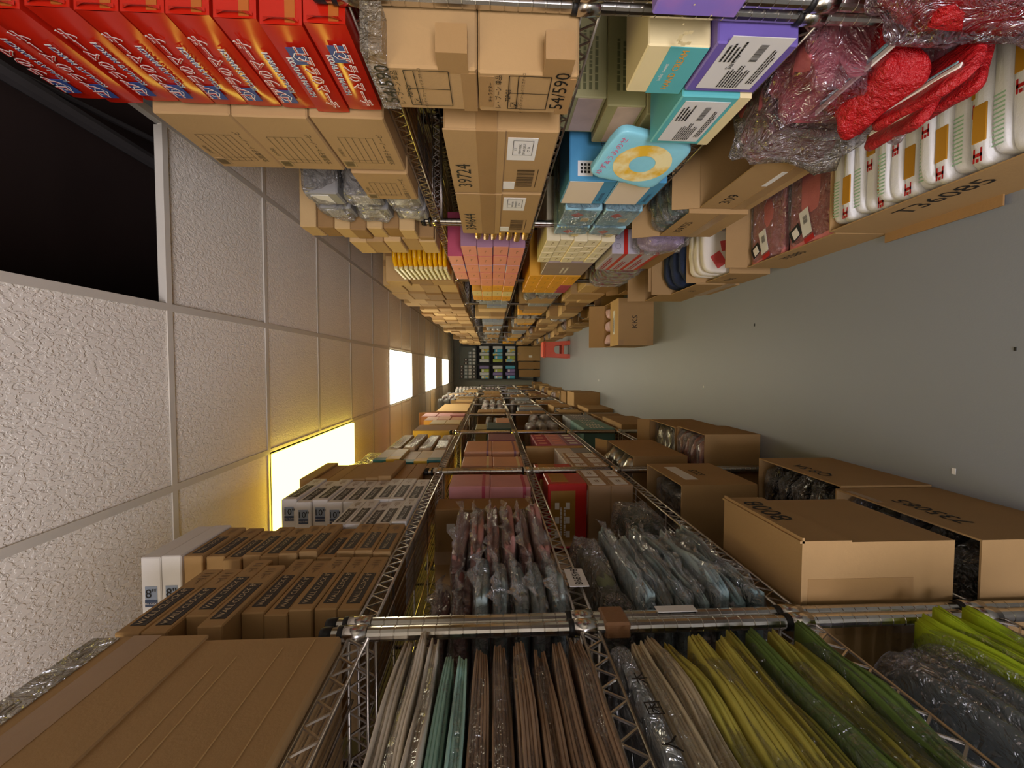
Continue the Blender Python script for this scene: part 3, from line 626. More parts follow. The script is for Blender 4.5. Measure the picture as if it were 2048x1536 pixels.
scrib('Q8 SA', .06, (FX+.005, 1.40, .23), 'A', o)
fillbags([-.78, FX, 1.21, 1.60, 0, .28], 5, ('brown glossy packet', 'in the second left floor carton'), BLK, seed=160, name='black_packet', cat='packet', group='black packets in the second floor carton')
PKF = mat('pink_foil', 'c98a7d', .3, .25, 10, .8, 22)
o = kk([-.74, -.332, 2.03, 2.34, 0, .285], 'brown floor carton holding shiny pink packets', '')
ob('tape', MB().box(-.55, -.50, 2.0285, 2.03, 0, .28).mk('tape', TAPE), o)
fillbags([-.74, -.332, 2.03, 2.34, 0, .28], 4, ('shiny pink packet', 'in the floor carton of pink packets'), PKF, seed=170, name='pink_packet', cat='packet', top=.02, group='pink packets in the floor carton')
o = kk([-.74, -.345, 2.37, 2.76, 0, .285], 'brown floor carton with silver wrapping behind the pink packets', 'f', flap=.08)
fillbags([-.74, -.345, 2.37, 2.76, 0, .26], 3, ('crumpled silver packet', 'in the floor carton behind the pink ones'), SILV, seed=175, name='silver_packet', cat='packet', group='silver packets in the floor carton')
for i in range(3):
    ya = 3.32+.62*i; closed_carton([-.86, -.455-.03*(i % 2), ya, ya+.58, 0, .30-.01*i], f'long brown floor carton, {nearn(i)} of three past the open left ones', (KR, KD, KR)[i])
o = closed_carton([-.70, -.31, 5.14, 5.6, 0, .325], 'square brown floor carton standing forward of the left row, far down', KR)
closed_carton([-.72, -.34, 5.85, 6.25, 0, .30], 'dark brown floor carton behind the square one on the left', KD)
# ================================================================== RIGHT SIDE, TOP SHELF
RX = .61
RGL = mat('red_gloss_card', 'b3200f', .2, .06, 5, spec=.6)
def redbox(e, l, i):
    e = fit(e)
    x0, x1, y0, y1, z0, z1 = e; ny, nz = 8, 6; V = []; F = []
    for a in range(ny+1):
        for c in range(nz+1):
            u, v = a/ny, c/nz; V.append(Vector((x0-.009*sin(pi*v)**.8*min(1, 3.5*min(u, 1-u)+.15), y0+(y1-y0)*u, z0+(z1-z0)*v)))
    for a in range(ny):
        for c in range(nz): k = a*(nz+1)+c; F.append((k, k+1, k+nz+2, k+nz+1))
    k = len(V); V += boxv(x0, x1, y0, y1, z0, z1); F += [tuple(i+k for i in f) for f in BF if f != (3, 0, 4, 7)]
    me = mesh('red_biscuit_box', V, F, RGL, False); me.polygons.foreach_set('use_smooth', [i < ny*nz for i in range(len(me.polygons))]); me.update()
    o = ob('red_biscuit_box', me); tag(o, l, 'box', 'red biscuit boxes stacked under the ceiling')
    flip = i < 2; zc = (z0+z1)/2; L = y1-y0; s = -1 if flip else 1; an = pi if flip else 0; xx = x0-.0105; yl = (y0+L*.78) if not flip else (y0+L*.24)
    plate('blue_emblem', .045, .032, (xx, yl, zc+.004*s), 'B', BLUEP, an, o); text('⬡', .03, (xx-.001, yl, zc+.004*s), 'B', PALEP, an, o, 'emblem_ring')
    yt = (y0+L*.50)
    text('コアラのマーチ', .030, (xx, yt, zc+.012*s), 'B', PALEP, an, o, 'outlined_title', .92, .045); text('コアラのマーチ', .030, (xx-.0010, yt, zc+.012*s), 'B', REDP, an, o, 'red_title', .92)
    text("KOALA'S MARCH", .0155, (xx, yt-.004, zc-.017*s), 'B', PALEP, an, o, 'subtitle_outline', 1.02, .05); text("KOALA'S MARCH", .0150, (xx-.0010, yt-.004, zc-.017*s), 'B', BLUEP, an, o, 'blue_subtitle', 1.02)
    b = MB().box(x0+.004, x1-.01, y0-.0015, y0, z0+.012, z0+.03); ob('end_panel', b.mk('end_panel', mat('orange_brown_print', 'a85a22', .4)), o)
    t = MB(); n = 8
    P = [Vector((x0+.004, y0-.002-.010*sin(pi*q/n), z0+.006+(z1-z0-.012)*q/n)) for q in range(n+1)]; Q = [Vector((x0+.012, y0-.002, p.z)) for p in P]
    t.add(P+Q, [(q, q+1, n+2+q, n+1+q) for q in range(n)]); ob('tuck_flap', t.mk('tuck_flap', RGL), o); return o
stack(redbox, 9, [.625, .985, .802, 1.062, DK[0], 2.325], lambda i: f'glossy red biscuit box with blue emblem, {nth(i,9)} of the tall red stack', .007, 41, .004)
def tablecarton(e, l, i=0):
    o = closed_carton(e, l, KR, True, group='kraft cartons with a printed table'); x0, x1, y0, y1, z0, z1 = e; L = y1-y0; H = z1-z0; p = (x0, y0+L*.58, z0+H*.54)
    lines('printed_table', grid_print(L*.5, H*.5, (0, .12, 1), (0, .2, .4, .6, .8, 1)), p, 'B', mat('print_dark_brown', '4a3720', .6), o)
    text('全国菓子トーノーピ', .018, (x0, y0+L*.56, z0+H*.17), 'B', mat('print_dark_brown'), 0, o); plate('barcode_panel', .035, .035, (x0, y0+L*.86, z0+H*.87), 'B', mat('print_tan', 'a48457', .6), 0, o)
    lines('barcode', barcode(.03, .025, 3), (x0-.001, y0+L*.86, z0+H*.87), 'B', mat('print_dark_brown'), o)
    text('(ORESE)', .013, (x0, y0+L*.62, z0+H*.88), 'B', mat('print_dark_brown'), 0, o); return o
Yk1 = Yof(338, RX, 600)
stack(tablecarton, 3, [RX, RX+.42, 1.078, Yk1, DK[0], 2.17], lambda i: f'kraft carton with printed table, {nth(i,3)} of the stack beyond the red boxes', .004, 42, .004)
tablecarton([RX, RX+.42, Yk1+.015, Yof(398, RX, 760), DK[0], 1.79], 'single kraft carton with printed table at the foot of the plastic bags')
CLR = film('bright_film', 'f6f2ea', .22, .1, 20, 1)
Ya = Yof(398, RX, 760)+.02; GR = mat('grey_goods', '8d8a84', .5, .25, 9); n = 0
for r_ in range(3):
    for c in range(2):
        a = [RX+.01, RX+.33, Ya+.145*c, Ya+.14+.145*c, DK[0]+.15*r_, DK[0]+.146+.15*r_]
        V, F = pillow(*a, seed=180+n, amp=.014, e=.4); o = ob('bagged_box', mesh('bagged_box', V, F, CLR, True)); tag(o, f'grey box in shiny clear bag, {("nearer","farther")[c]} one in {("bottom","middle","top")[r_]} layer beyond the table cartons', 'bag', 'boxes in shiny clear bags, top right shelf')
        ob('inner_box', MB().rbox(a[0]+.02, a[1]-.02, a[2]+.015, a[3]-.015, a[4]+.003, a[5]-.02, .006).mk('inner_box', GR), o); ob('inner_label', MB().box(a[0]+.018, a[0]+.02, a[2]+.03, a[3]-.03, a[4]+.04, a[5]-.04).mk('inner_label', WHITE), o); n += 1
Yb = Ya+.305
stack(lambda e, l, i: closed_carton(e, l, (KD, KL)[i % 2], False, group='flat kraft cartons, top right shelf', name='flat_carton'), 8, [RX, RX+.43, Yb, Yof(474, RX, 750), DK[0], 2.18], lambda i: f'flat kraft carton, {nth(i,8)} of the stack behind the shiny bags', .01, 43, .002)
Yc = Yof(474, RX, 750)+.02
stack(lambda e, l, i: closed_carton(e, l, (KL, KR)[i % 2], False, group='flat kraft cartons, second stack', name='flat_carton'), 5, [RX-.01, RX+.42, Yc, Yof(500, RX, 780), DK[0], 2.02], lambda i: f'golden kraft carton, {nth(i,5)} of the stack before the yellow bags', .012, 44, .002)
YB2 = mat('yellow_pack', 'e0a80c', .3, .12, 10, .5, 25); Yd = Yof(530, RX, 850)
for i in range(11):
    a = [RX-.005, RX+.30, Yd, Yd+.38, DK[0]+.030*i, DK[0]+.0295+.030*i]
    V, F = pillow(*a, seed=200+i, amp=.004, e=.4, nu=24, nv=8); o = ob('yellow_bag', mesh('yellow_bag', V, F, YB2, True)); tag(o, f'flat yellow packet with silvery end, {nth(i,11)} of the yellow pile', 'packet', 'yellow packets on the top right shelf')
    ob('silver_edge', MB().rbox(a[0]-.008, a[0]+.03, a[2]+.06, a[3]-.02, a[4]+.004, a[5]-.004, .004).mk('silver_edge', mat('silver_edge', 'd9cf9c', .35, .4, 25, .8, 30)), o)
Ye = Yd+.44
# ================================================================== RIGHT SIDE, SECOND SHELF
def japcarton(e, l, top=False):
    e = list(e); x0, x1, y0, y1, z0, z1 = e; o = closed_carton(e, l, KR, False, group='pair of taped cartons'); L = y1-y0; H = z1-z0; zc = (z0+z1)/2; yc = (y0+y1)/2
    ob('tape', MB().box(x0-.001, x0+.05, y0-.001, y0+.05, z0+H*.08, z0+H*.36).mk('tape', TAPE), o); ob('tape', MB().box(x0-.0012, x0, y0+.05, y1, z0+.002, z0+.03).mk('tape', TAPE), o); ob('tape', MB().box(x0-.0012, x0, y0+.05, y1-.02, z1-.03, z1-.002).mk('tape', TAPE), o)
    lines('printed_form', grid_print(L*.62, H*.42, (0, .5, 1), (0, .78, 1), .0016), (x0-.001, yc+.014, zc-.004), 'B', INK, o)
    text('72PCS', .014, (x0-.001, yc+.022, zc+.036), 'B', INK, 0, o); text('レ・ブーン 単品', .014, (x0-.001, yc+.014, zc+.055), 'B', INK, 0, o); text('キャラクター', .010, (x0-.001, yc+.014, zc+.071), 'B', INK, 0, o)
    text('ハイビス ガチャコ', .0075, (x0-.001, yc-.014, zc+.008), 'B', INK, 0, o); text('レインボー グリーン', .0075, (x0-.001, yc+.044, zc+.008), 'B', INK, 0, o); text('☑', .016, (x0-.0012, y1-.03, zc+.022), 'B', INK, 0, o)
    text('54/590', .040, (x0-.0012, yc+.006, zc-.066 if not top else zc+.075), 'B', INK, 0, o, 'marker_writing')
    if top: ob('clear_film_tape', MB().box(x0-.002, x0+.08, y0-.0022, y1, z1-.035, z1+.0015).mk('clear_film_tape', TAPEC), o)
    return o
japcarton([.548, .93, .765, .925, DK[1], 1.374], 'lower carton with 54/590 in marker on the second right shelf')
japcarton([.552, .93, .765, .930, 1.376, 1.575], 'upper taped carton with 54/590 in marker on the second right shelf', True)
for (ya, yb, num, w_) in ((1.02, 1.37, '39724', 'nearer'), (1.385, 1.78, '394644', 'farther')):
    e = [.562, .96, ya, yb, DK[1], 1.462]; o = closed_carton(e, f'{w_} shipping carton marked {num} with a white address label', KR, False)
    x0 = e[0]; ob('side_flap', MB().box(x0-.004, x0, ya-.002, yb, 1.315, 1.464).mk('side_flap', KR), o)
    ob('tape', MB().box(x0-.0052, x0-.004, ya-.003, yb, 1.335, 1.385).box(x0-.005, x0+.12, ya-.0032, ya-.002, 1.335, 1.385).mk('tape', TAPE), o)
    text(num, .06, (x0-.004, (ya+yb)/2+.06, 1.425), 'B', INK, 0, o, 'marker_writing'); plate('address_label', .11, .075, (x0-.0002, ya+.085, 1.27), 'B', WHITE, 0, o)
    lines('label_frame', grid_print(.07, .05, (0, 1), (0, 1)), (x0-.0012, ya+.075, 1.268), 'B', INK, o)
    for k, s in enumerate(('E.T', 'NEW YORK', 'OP NN DES-T', 'CT. 56')): text(s, .009, (x0-.0014, ya+.08, 1.286-.011*k), 'B', INK, 0, o)
    lines('barcode', barcode(.11, .05, 7)+[(-.06, .06, -.036, -.034)], (x0, yb-.10, 1.25), 'B', mat('print_dark_brown'), o); plate('label', .05, .035, (x0, yb-.05, 1.295), 'B', WHITE, 0, o)
GOLD = mat('gold_foil', 'c79b50', .25, .5, 14, .9, 25, metal=.6)
for i in range(7):
    V, F = pillow(.565, .80, 1.80, 2.02, DK[1]+.034*i, DK[1]+.0335+.034*i, seed=220+i, amp=.006, e=.4, nu=24, nv=8); tag(ob('foil_packet', mesh('foil_packet', V, F, GOLD, True)), f'gold foil packet, {nth(i,7)} of the pile past the shipping cartons', 'packet', 'gold foil packets on the second right shelf')
def smallbox(e, l, m, grp, front=None, fm=SALM):
    x0, x1, y0, y1, z0, z1 = e; o = block('cosmetic_box', 'box', e, l, m, .002, grp); k = .0008
    ob('front_panel', MB().box(x0-k, x0, y0+.002, y1-.002, z0+.003, z1-.003).mk('front_panel', fm), o); lines('print', [(-.02, .02, -.001, .001), (.012, .022, -.008, -.001)], (x0-k, (y0+y1)/2, (z0+z1)/2), 'B', mat('print_brown'), o); return o
grp = 'small boxes on the second right shelf'; yy = 2.04
cfg = [(4, .17, MAUVE, SALM, 'mauve and salmon'), (5, .19, DPINK, SALM, 'deep pink'), (5, .19, LILAC, SALM, 'lilac and salmon'), (5, .19, DPINK, SALM, 'rose'), (4, .22, PINKC, SALM, 'pale pink'), (3, .22, AMB, AMB, 'amber'), (4, .22, AMB, CREAMC, 'yellow'), (4, .22, AMB, AMB, 'orange yellow')]
for c, (n, L, mm, fm, nm) in enumerate(cfg):
    h = .078
    for i in range(n): smallbox([.575+.004*(i % 2), .80, yy, yy+L-.006, DK[1]+h*i, DK[1]+h*(i+1)-.001], f'{nm} small box, {nth(i,n)} of column {("one","two","three","four","five","six","seven","eight")[c]} past the gold packets', mm, grp, fm=fm)
    yy += L
# ================================================================== RIGHT SIDE, THIRD SHELF
def infobox(e, l, m, stripe=None):
    x0, x1, y0, y1, z0, z1 = e; o = block('printed_gift_box', 'box', e, l, m, .003); L = y1-y0; H = z1-z0; yc = (y0+y1)/2; zc = (z0+z1)/2
    if stripe: ob('cream_base', MB().box(x0-.0008, x1, y0-.0008, y1, z0+.001, z0+.028).mk('cream_base', CREAMC), o); zc += .012; H -= .02
    plate('information_label', L*.84, H*.76, (x0-.0008, yc, zc), 'B', WHB, 0, o)
    lines('small_print', [(u+L*.22*s, v+L*.22*s, a, b) for s in (1,) for (u, v, a, b) in textlines(L*.34, H*.22, 4, 3)], (x0-.0018, yc, zc+H*.24), 'B', INK, o)
    lines('small_print', textlines(L*.40, H*.30, 8, 8), (x0-.0018, yc+L*.18, zc-H*.02), 'B', INK, o); lines('small_print', textlines(L*.6, H*.10, 3, 6), (x0-.0018, yc, zc-H*.28), 'B', INK, o)
    lines('barcode', barcode(L*.26, H*.10, 5), (x0-.0018, yc-L*.2, zc-H*.08), 'B', INK, o); return o
o = infobox([.619, .98, .772, .945, DK[2], .918], 'purple gift box with a large white information label', PURPC); text('Sanrio', .016, (.617, .85, .862), 'B', INK, 0, o)
o = infobox([.612, .98, .951, 1.15, DK[2], .918], 'aqua gift box with cream base and white information label', TEALC, True); text('Sanrio', .012, (.610, 1.02, .874), 'B', INK, 0, o)
o = block('printed_gift_box', 'box', [.625, .95, .825, .965, .921, 1.045], 'cream and aqua gift box with a yellow wordmark, lying on the purple box', CREAMC)
ob('aqua_panel', MB().box(.6235, .625, .827, .963, .923, 1.0).mk('aqua_panel', TEALC), o); text('HAND CREAM', .02, (.6235, .89, .965), 'B', mat('print_orange', 'f0a020', .5), 0, o, sx=.9); text('hello sweet', .011, (.6235, .895, .988), 'B', PALEP, 0, o)
o = block('printed_gift_box', 'box', [.615, .95, .66, .832, .921, 1.07], 'violet gift box with moon pattern at the top edge of the photo', mat('violet_card', '8a74c4', .4, .3, 7, col2='b07cc0'))
lines('moon_print', [(.014*cos(a)-.004, .014*cos(a)+.004, .014*sin(a)-.004, .014*sin(a)+.004) for a in [2*pi*k/10 for k in range(7)]]+[(.03+.02*k, .033+.02*k, .02*(-1)**k, .003+.02*(-1)**k) for k in range(3)], (.614, .79, .985), 'B', CREAMC, o)
for i, (za, zb) in enumerate(((DK[2], .92), (.921, 1.03), (1.031, 1.14))):
    o = block('olive_gift_box', 'box', [.70+.02*i, 1.10, 1.17, 1.38-.02*i, za, zb], f'pale olive printed box, {nth(i,3)} of the stack behind the aqua box', OLIVE)
    lines('faint_print', textlines(.2, (zb-za)*.6, 4, i), (.86, 1.17, (za+zb)/2), 'N', mat('print_olive', '6d6a45', .6), o)
    ob('picture_panel', MB().box(.699+.02*i, .70+.02*i, 1.175, 1.37-.02*i, za+.01, zb-.03).mk('picture_panel', mat('pastel_print', 'cbb0a0', .5, .3, 16)), o)
V, F = pillow(-.10, .10, -.016, .016, -.125, .125, seed=230, amp=.004, e=.3, nu=40)
o = ob('snack_bag', mesh('snack_bag', V, F, mat('aqua_foil', '8fd0dc', .25, .12, 8, .4, 25), True), None, (.628, 1.27, .905), (0, math.radians(-16), math.radians(90+12))); tag(o, 'shiny aqua snack bag with yellow ring picture leaning on the olive boxes', 'bag')
t = MB(); nn = 28
for k in range(nn):
    a, b_ = 2*pi*k/nn, 2*pi*(k+1)/nn
    t.add([Vector((r*1.0*cos(q), .0, r*1.15*sin(q))) for q, r in ((a, .035), (b_, .035), (b_, .078), (a, .078))], [(0, 1, 2, 3)])
ring = ob('ring_picture', t.mk('ring_picture', mat('yellow_ring_print', 'e8b93a', .4, .3, 14, col2='f3e3a8')), o, (0, .0168, -.01)); text('ゆず&うみのせ', .026, (0, 0, .10), 'N', mat('print_pink', 'e0668a', .5), 0, o).matrix_local = Matrix.Translation((0, .017, .095)) @ Matrix.Rotation(pi, 4, 'Z') @ frame('N').to_4x4() @ Matrix.Diagonal((.024, .024, .024, 1))
y0, y1 = 1.408, 1.60
for i, (za, zb) in enumerate(((DK[2], .925), (.927, 1.09))):
    e = [.62, .98, y0, y1, za, zb]; o = block('pen_display_box', 'box', e, f'{("lower","upper")[i]} of two blue pen display boxes with cream fronts', BLUEC)
    ob('cream_front', MB().box(.6185, .62, y0+.006, y1-.004, za+.045, zb-.004).mk('cream_front', mat('cream_front', 'ecd9bf', .5, .02)), o); text('Sara-rea', .022, (.6185, (y0+y1)/2+.03, za+.026), 'B', mat('print_navy'), 0, o)
    text('BALLPOINT PEN', .018, (.72, y0-.0005, za+.05), 'N', mat('print_navy'), 0, o); plate('white_sticker', .05, .05, (.66, y0, za+.11), 'N', WHB, 0, o); lines('dots', [(a-.004, a+.004, c-.004, c+.004) for a in (-.012, 0, .012) for c in (-.012, 0, .012)], (.66, y0-.001, za+.11), 'N', INK, o)
for r_ in range(2):
    for c in range(2):
        ya = 1.625+.20*c; e = [.60, .92, ya, ya+.185, DK[2]+.158*r_, DK[2]+.155+.158*r_]
        V, F = pillow(*e, seed=240+2*r_+c, amp=.006, e=.2, nu=28, nv=10); o = ob('bagged_blue_box', mesh('bagged_blue_box', V, F, FILM, True)); tag(o, f'film wrapped blue box with pink flower, {("nearer","farther")[c]} one of the {("lower","upper")[r_]} pair', 'box', 'film wrapped blue boxes')
        ob('blue_box', MB().rbox(e[0]+.008, e[1]-.008, ya+.007, min(ya+.178, 1.925), e[4]+.002, e[5]-.008, .003).mk('blue_box', mat('sky_card', '8fb9c4', .45, .06)), o); plate('flower_print', .035, .035, (.607, ya+.06, e[4]+.09), 'B', mat('coral_print', 'd9675c', .5, .3, 40), pi/4, o); plate('cream_label', .04, .03, (.607, ya+.11, e[4]+.05), 'B', CREAMC, 0, o)
yy = 2.0
for c in range(4):
    for i in range(5):
        e = [.60+.006*(i % 2), .90, yy, yy+.098, DK[2]+.066*i, DK[2]+.065+.066*i]; smallbox(e, f'small ivory box, {nth(i,5)} of column {("one","two","three","four")[c]} beyond the wrapped blue boxes', mat('ivory_card', 'e3d3ab', .5, .04), 'small ivory boxes, third right shelf', fm=mat('ivory_front', 'efe3c6', .5, .03))
    yy += .102
o = block('game_box', 'box', [.60, .98, yy+.01, yy+.33, DK[2], 1.03], 'large greyish mauve box after the small ivory boxes', mat('grey_mauve_card', '9a8781', .5, .1)); lines('print', textlines(.2, .05, 2, 4), (.60, yy+.17, .9), 'B', PALEP, o); yy += .36
for c in range(4):
    for i in range(4):
        mm, nm = ((AMB, 'amber'), (DPINK, 'crimson'))[i == 0 and c > 1]
        smallbox([.60, .90, yy, yy+.15, DK[2]+.085*i, DK[2]+.084+.085*i], f'{nm} small box, {nth(i,4)} of column {("one","two","three","four")[c]} past the grey mauve box', mm, 'amber boxes, third right shelf', fm=mm)
    yy += .153
TR_END = yy
# ================================================================== RIGHT SIDE, LOWEST SHELF
o = open_carton([.60, 1.0, 1.20, 1.57, DK[3], .565], 'open carton marked 309 under the aqua box, lowest right shelf', KR, 'f', flap=.1, ang=75)
scrib('309', .055, (.60, 1.48, .50), 'B', o); plate('label', .10, .035, (.60, 1.32, .44), 'B', WHITE, 0, o); ob('tape', MB().box(.5988, .60, 1.20, 1.57, .40, .44).mk('tape', TAPE), o)
o = open_carton([.585, .98, 1.58, 1.86, DK[3], .60], 'open carton marked 359755 with grey pouches standing in it', KR, 'f', flap=.12, ang=70)
scrib('359755', .045, (.585, 1.74, .55), 'B', o); ob('tape', MB().box(.5838, .585, 1.58, 1.86, .44, .48).mk('tape', TAPE), o)
fillbags([.585, .98, 1.58, 1.86, DK[3], .63], 4, ('grey teal pouch', 'in the open carton marked 359755'), mat('cloth_grey_teal', '7d9490', .7, .15, 20), seed=250, name='grey_pouch', cat='pouch', group='grey teal pouches in the carton', top=.03)
# the pink plastic heap
PK = mat('pink_goods', 'b8606a', .5, .25, 10, .4, 20); RDG = mat('red_goods', 'a81a1c', .2, .35, 12, 1, 30, bdist=.02); PFILM = film('pink_film', 'e6c6cf', .14, .12, 20, 1)
for i, (e, nm, mm, fm) in enumerate((([.56, .95, .62, .80, DK[3], .70], 'nearest pink and red bag of the plastic heap under the purple box', RDG, PFILM), ([.54, .92, .80, 1.0, DK[3], .72], 'middle pink bag of the plastic heap under the purple box', PK, PFILM), ([.56, .95, 1.0, 1.21, DK[3], .68], 'farthest milky pink bag of the plastic heap under the aqua box', PK, FILMW))):
    bagged('plastic_bag', 'bag', e, nm, mm, fm, seed=260+i, slab=False, amp=.035, group=None)
for i, (c_, d_, r_, am) in enumerate((((.60, .86, .565), (.075, .10, .045), (.2, .25, .3), .022), ((.555, .80, .50), (.06, .085, .012), (.15, .5, .1), .012), ((.545, .87, .475), (.06, .08, .011), (-.1, .35, -.15), .012), ((.575, .84, .44), (.07, .09, .012), (.1, .3, .1), .014))):
    V, F = pillow(-d_[0], d_[0], -d_[1], d_[1], -d_[2], d_[2], seed=270+i, amp=am, e=.45, nu=32, nv=12, freq=16); o = ob('red_packet', mesh('red_packet', V, F, RDG, True), None, c_, r_); tag(o, f'{("big crumpled", "upper flat", "middle flat", "lowest flat")[i]} glossy red snack packet poking out of the pink bag', 'packet', 'glossy red packets')
    ob('white_band', MB().rbox(-d_[0]*.5, -d_[0]*.32, -d_[1]*.8, d_[1]*.8, d_[2]-.003, d_[2]+.001, .001).mk('white_band', PALEP), o); ob('blue_band', MB().rbox(-d_[0]*.25, -d_[0]*.15, -d_[1]*.7, d_[1]*.7, d_[2]-.003, d_[2]+.001, .001).mk('blue_band', mat('sky_card', '8fb9c4', .45, .06)), o)
APW = mat('apple_box_card', 'b9b0b8', .45, .05); zz = .456
closed_carton([.61, .98, 2.20, 2.58, DK[3], .454], 'flat carton under the red and grey apple pattern boxes', KD, False)
for i in range(3):
    e = [.60, .92, 2.21, 2.57, zz+.086*i, zz+.085+.086*i]; o = block('apple_box', 'box', e, f'grey and red box with apple outlines, {nth(i,3)} of three, lowest right shelf', APW, .002)
    ob('red_band', MB().box(.599, .921, 2.209, 2.571, e[4]+.001, e[4]+.022).mk('red_band', REDC), o)
    lines('apple_print', [(x+.014*cos(a)-.0012, x+.014*cos(a)+.0012, .014*sin(a)-.0012, .014*sin(a)+.0012) for x in (-.12, -.07, -.02, .03) for a in [2*pi*k/16 for k in range(16)]], (.76, 2.21, e[4]+.052), 'N', INK, o); lines('side_print', textlines(.26, .03, 2, i), (.60, 2.42, e[4]+.055), 'B', mat('print_red'), o)
bagged('lilac_bag', 'bag', [.58, .92, 1.99, 2.18, DK[3], .62], 'lilac fluffy bag between the 359755 carton and the apple boxes', mat('cloth_lilac', 'c3a8cf', .8, .15, 18, .5, 40), FILM, seed=280, slab=False, amp=.02)
for i in range(6):
    e = [.60, .80, 2.63+.085*i, 2.71+.085*i, DK[3], .62]
    bagged('lollipop_bag', 'bag', e, f'clear bag of red and green sweets, {nearn(i)} in the row beyond the apple boxes', mat('sweets', 'a8a05a', .4, .3, 40, col2='a3343a'), FILM, seed=290+i, slab=False, amp=.008, group='bags of sweets, lowest right shelf')
# ================================================================== RIGHT SIDE, FLOOR
o = open_carton([.455, .98, .805, 1.377, 0, .215], 'low open floor carton of white towels with orange print, marked T36085', KR, '')
scrib('T36085', .075, (.455, 1.08, .15), 'B', o); ob('torn_flap', MB().box(.425, .455, 1.05, 1.38, .01, .015).mk('torn_flap', KD), o)
TW = mat('towel_white', 'e4e2df', .9, .03, 20, .3, 160)
for i in range(18):
    ya = .828+.0302*i; e = [.466+.006*(i % 3), .93, ya, ya+.0296, .006, .20+.010*((i*5) % 4)]
    V, F = pillow(*e, seed=300+i, amp=.003, e=.2, nu=32, nv=10); o = ob('white_towel', mesh('white_towel', V, F, TW, True)); tag(o, f'white towel standing on edge, {nearn(i)} in the carton marked T36085', 'towel', 'white towels in the floor carton'); zt_ = e[5]+.0005
    if i % 3 != 2:
        xa_ = .52+.06*((i*2) % 3); ob('ochre_patch', MB().rbox(xa_, xa_+.085, ya+.001, ya+.0285, zt_-.004, zt_, .001).mk('ochre_patch', mat('ochre_print', 'b9821c', .8, .06)), o)
        lines('red_print', [(-.016, .016, -.009, -.005), (-.016, .016, .005, .009), (-.004, .004, -.009, .009), (-.016, -.008, -.003, .003)], (xa_-.03, ya+.0148, zt_-.001), 'T', REDP, o)
    else: lines('green_print', [(q*.010-.002, q*.010+.002, -.011, .011) for q in range(-6, 6)], (.56, ya+.0148, zt_-.001), 'T', mat('print_green', '9fc3a0', .7), o)
bagged('white_bag', 'bag', [.47, .92, .66, .775, 0, .30], 'greyish printed bag beside the white towels at the photo edge', mat('cloth_pale_grey', 'a9b0b6', .7, .08), FILM, seed=315, slab=False, amp=.008)
o = open_carton([.455, .95, 1.385, 1.88, 0, .185], 'low open floor carton of salmon pink pouches in clear bags', KR, 'f', flap=.10, ang=88); scrib('39585', .05, (.455, 1.66, .13), 'B', o)
SP = mat('cloth_salmon', 'd07a78', .85, .08, 20, .3, 160)
for c in range(2):
    for i in range(5):
        ya = (1.395, 1.635)[c]; e = [.463, .85, ya+.006*(i % 2), ya+.232, .006+.036*i, .040+.036*i]
        o = bagged('salmon_pouch', 'pouch', e, f'salmon pink pouch in shiny bag, {nth(i,5)} of the {("nearer","farther")[c]} pile in its carton', SP, FILM, seed=320+i+9*c, layers=3, side=-1, amp=.006, group='salmon pouches in clear bags', inner='pouch')
        if i == 4:
            xm, ym = .53, ya+.10; plate('price_tag', .10, .045, (xm+.01, ym+.03, e[5]+.001), 'T', WHITE, .25, o); lines('barcode', barcode(.03, .02, i), (xm+.02, ym+.03, e[5]+.002), 'T', INK, o, .25); plate('red_tag_end', .02, .045, (xm-.055, ym+.01, e[5]+.001), 'T', REDP, .25, o)
            plate('dark_print', .05, .055, (.515, ya+.18, e[5]+.001), 'T', mat('cloth_black'), .5, o); plate('pale_print', .035, .03, (.512, ya+.178, e[5]+.002), 'T', PALEP, .5, o)
o = open_carton([.455, .93, 1.99, 2.22, 0, .20], 'open floor carton of white pouches with red spots', KR, 'f', flap=.1, ang=80); scrib('735', .05, (.455, 2.12, .12), 'B', o)
for i in range(3):
    e = [.468, .80, 2.03+.06*i, 2.085+.06*i, .006, .31]; V, F = pillow(*e, seed=330+i, amp=.004, e=.35); o = ob('spotted_pouch', mesh('spotted_pouch', V, F, mat('cloth_ivory', 'e2d8c6', .8, .05), True)); tag(o, f'white pouch with red and black spots, {nearn(i)} in its floor carton', 'pouch', 'white spotted pouches')
    y_ = e[2]-.0005
    for (u, v, w_, h_, m_, a_) in ((.53, .235, .07, .055, mat('print_coral', 'd0524e', .6), .6), (.55, .16, .045, .04, INK, .3), (.53, .09, .045, .04, INK, .8), (.60, .20, .05, .05, mat('print_coral'), .2)): plate('spot', w_, h_, (u, y_, v), 'N', m_, a_, o)
o = open_carton([.450, .93, 2.24, 2.56, 0, .24], 'open floor carton holding dark blue ribbed cloth', KR, 'f', flap=.12, ang=85); scrib('35', .05, (.450, 2.43, .17), 'B', o); plate('tape', .38, .05, (.450, 2.40, .06), 'B', TAPE, 0, o)
DEN = mat('denim', '25304a', .85, .3, 60, .8, 90)
for i in range(3):
    e = [.462, .86, 2.255+.10*i, 2.35+.10*i, .006, .31]; V, F = pillow(*e, seed=340+i, amp=.01, e=.5); tag(ob('denim_bag', mesh('denim_bag', V, F, DEN, True)), f'dark blue ribbed cloth bundle, {nearn(i)} in the denim carton', 'cloth', 'denim bundles in the floor carton')
open_carton([.47, .93, 2.60, 2.95, 0, .26], 'open empty looking floor carton right after the denim carton', KR, 'fn', flap=.12, ang=80)
open_carton([.60, .95, 3.03, 3.45, 0, .30], 'open floor carton of silvery sweets tucked behind the KKS carton', KD, 'f', flap=.1, ang=60)
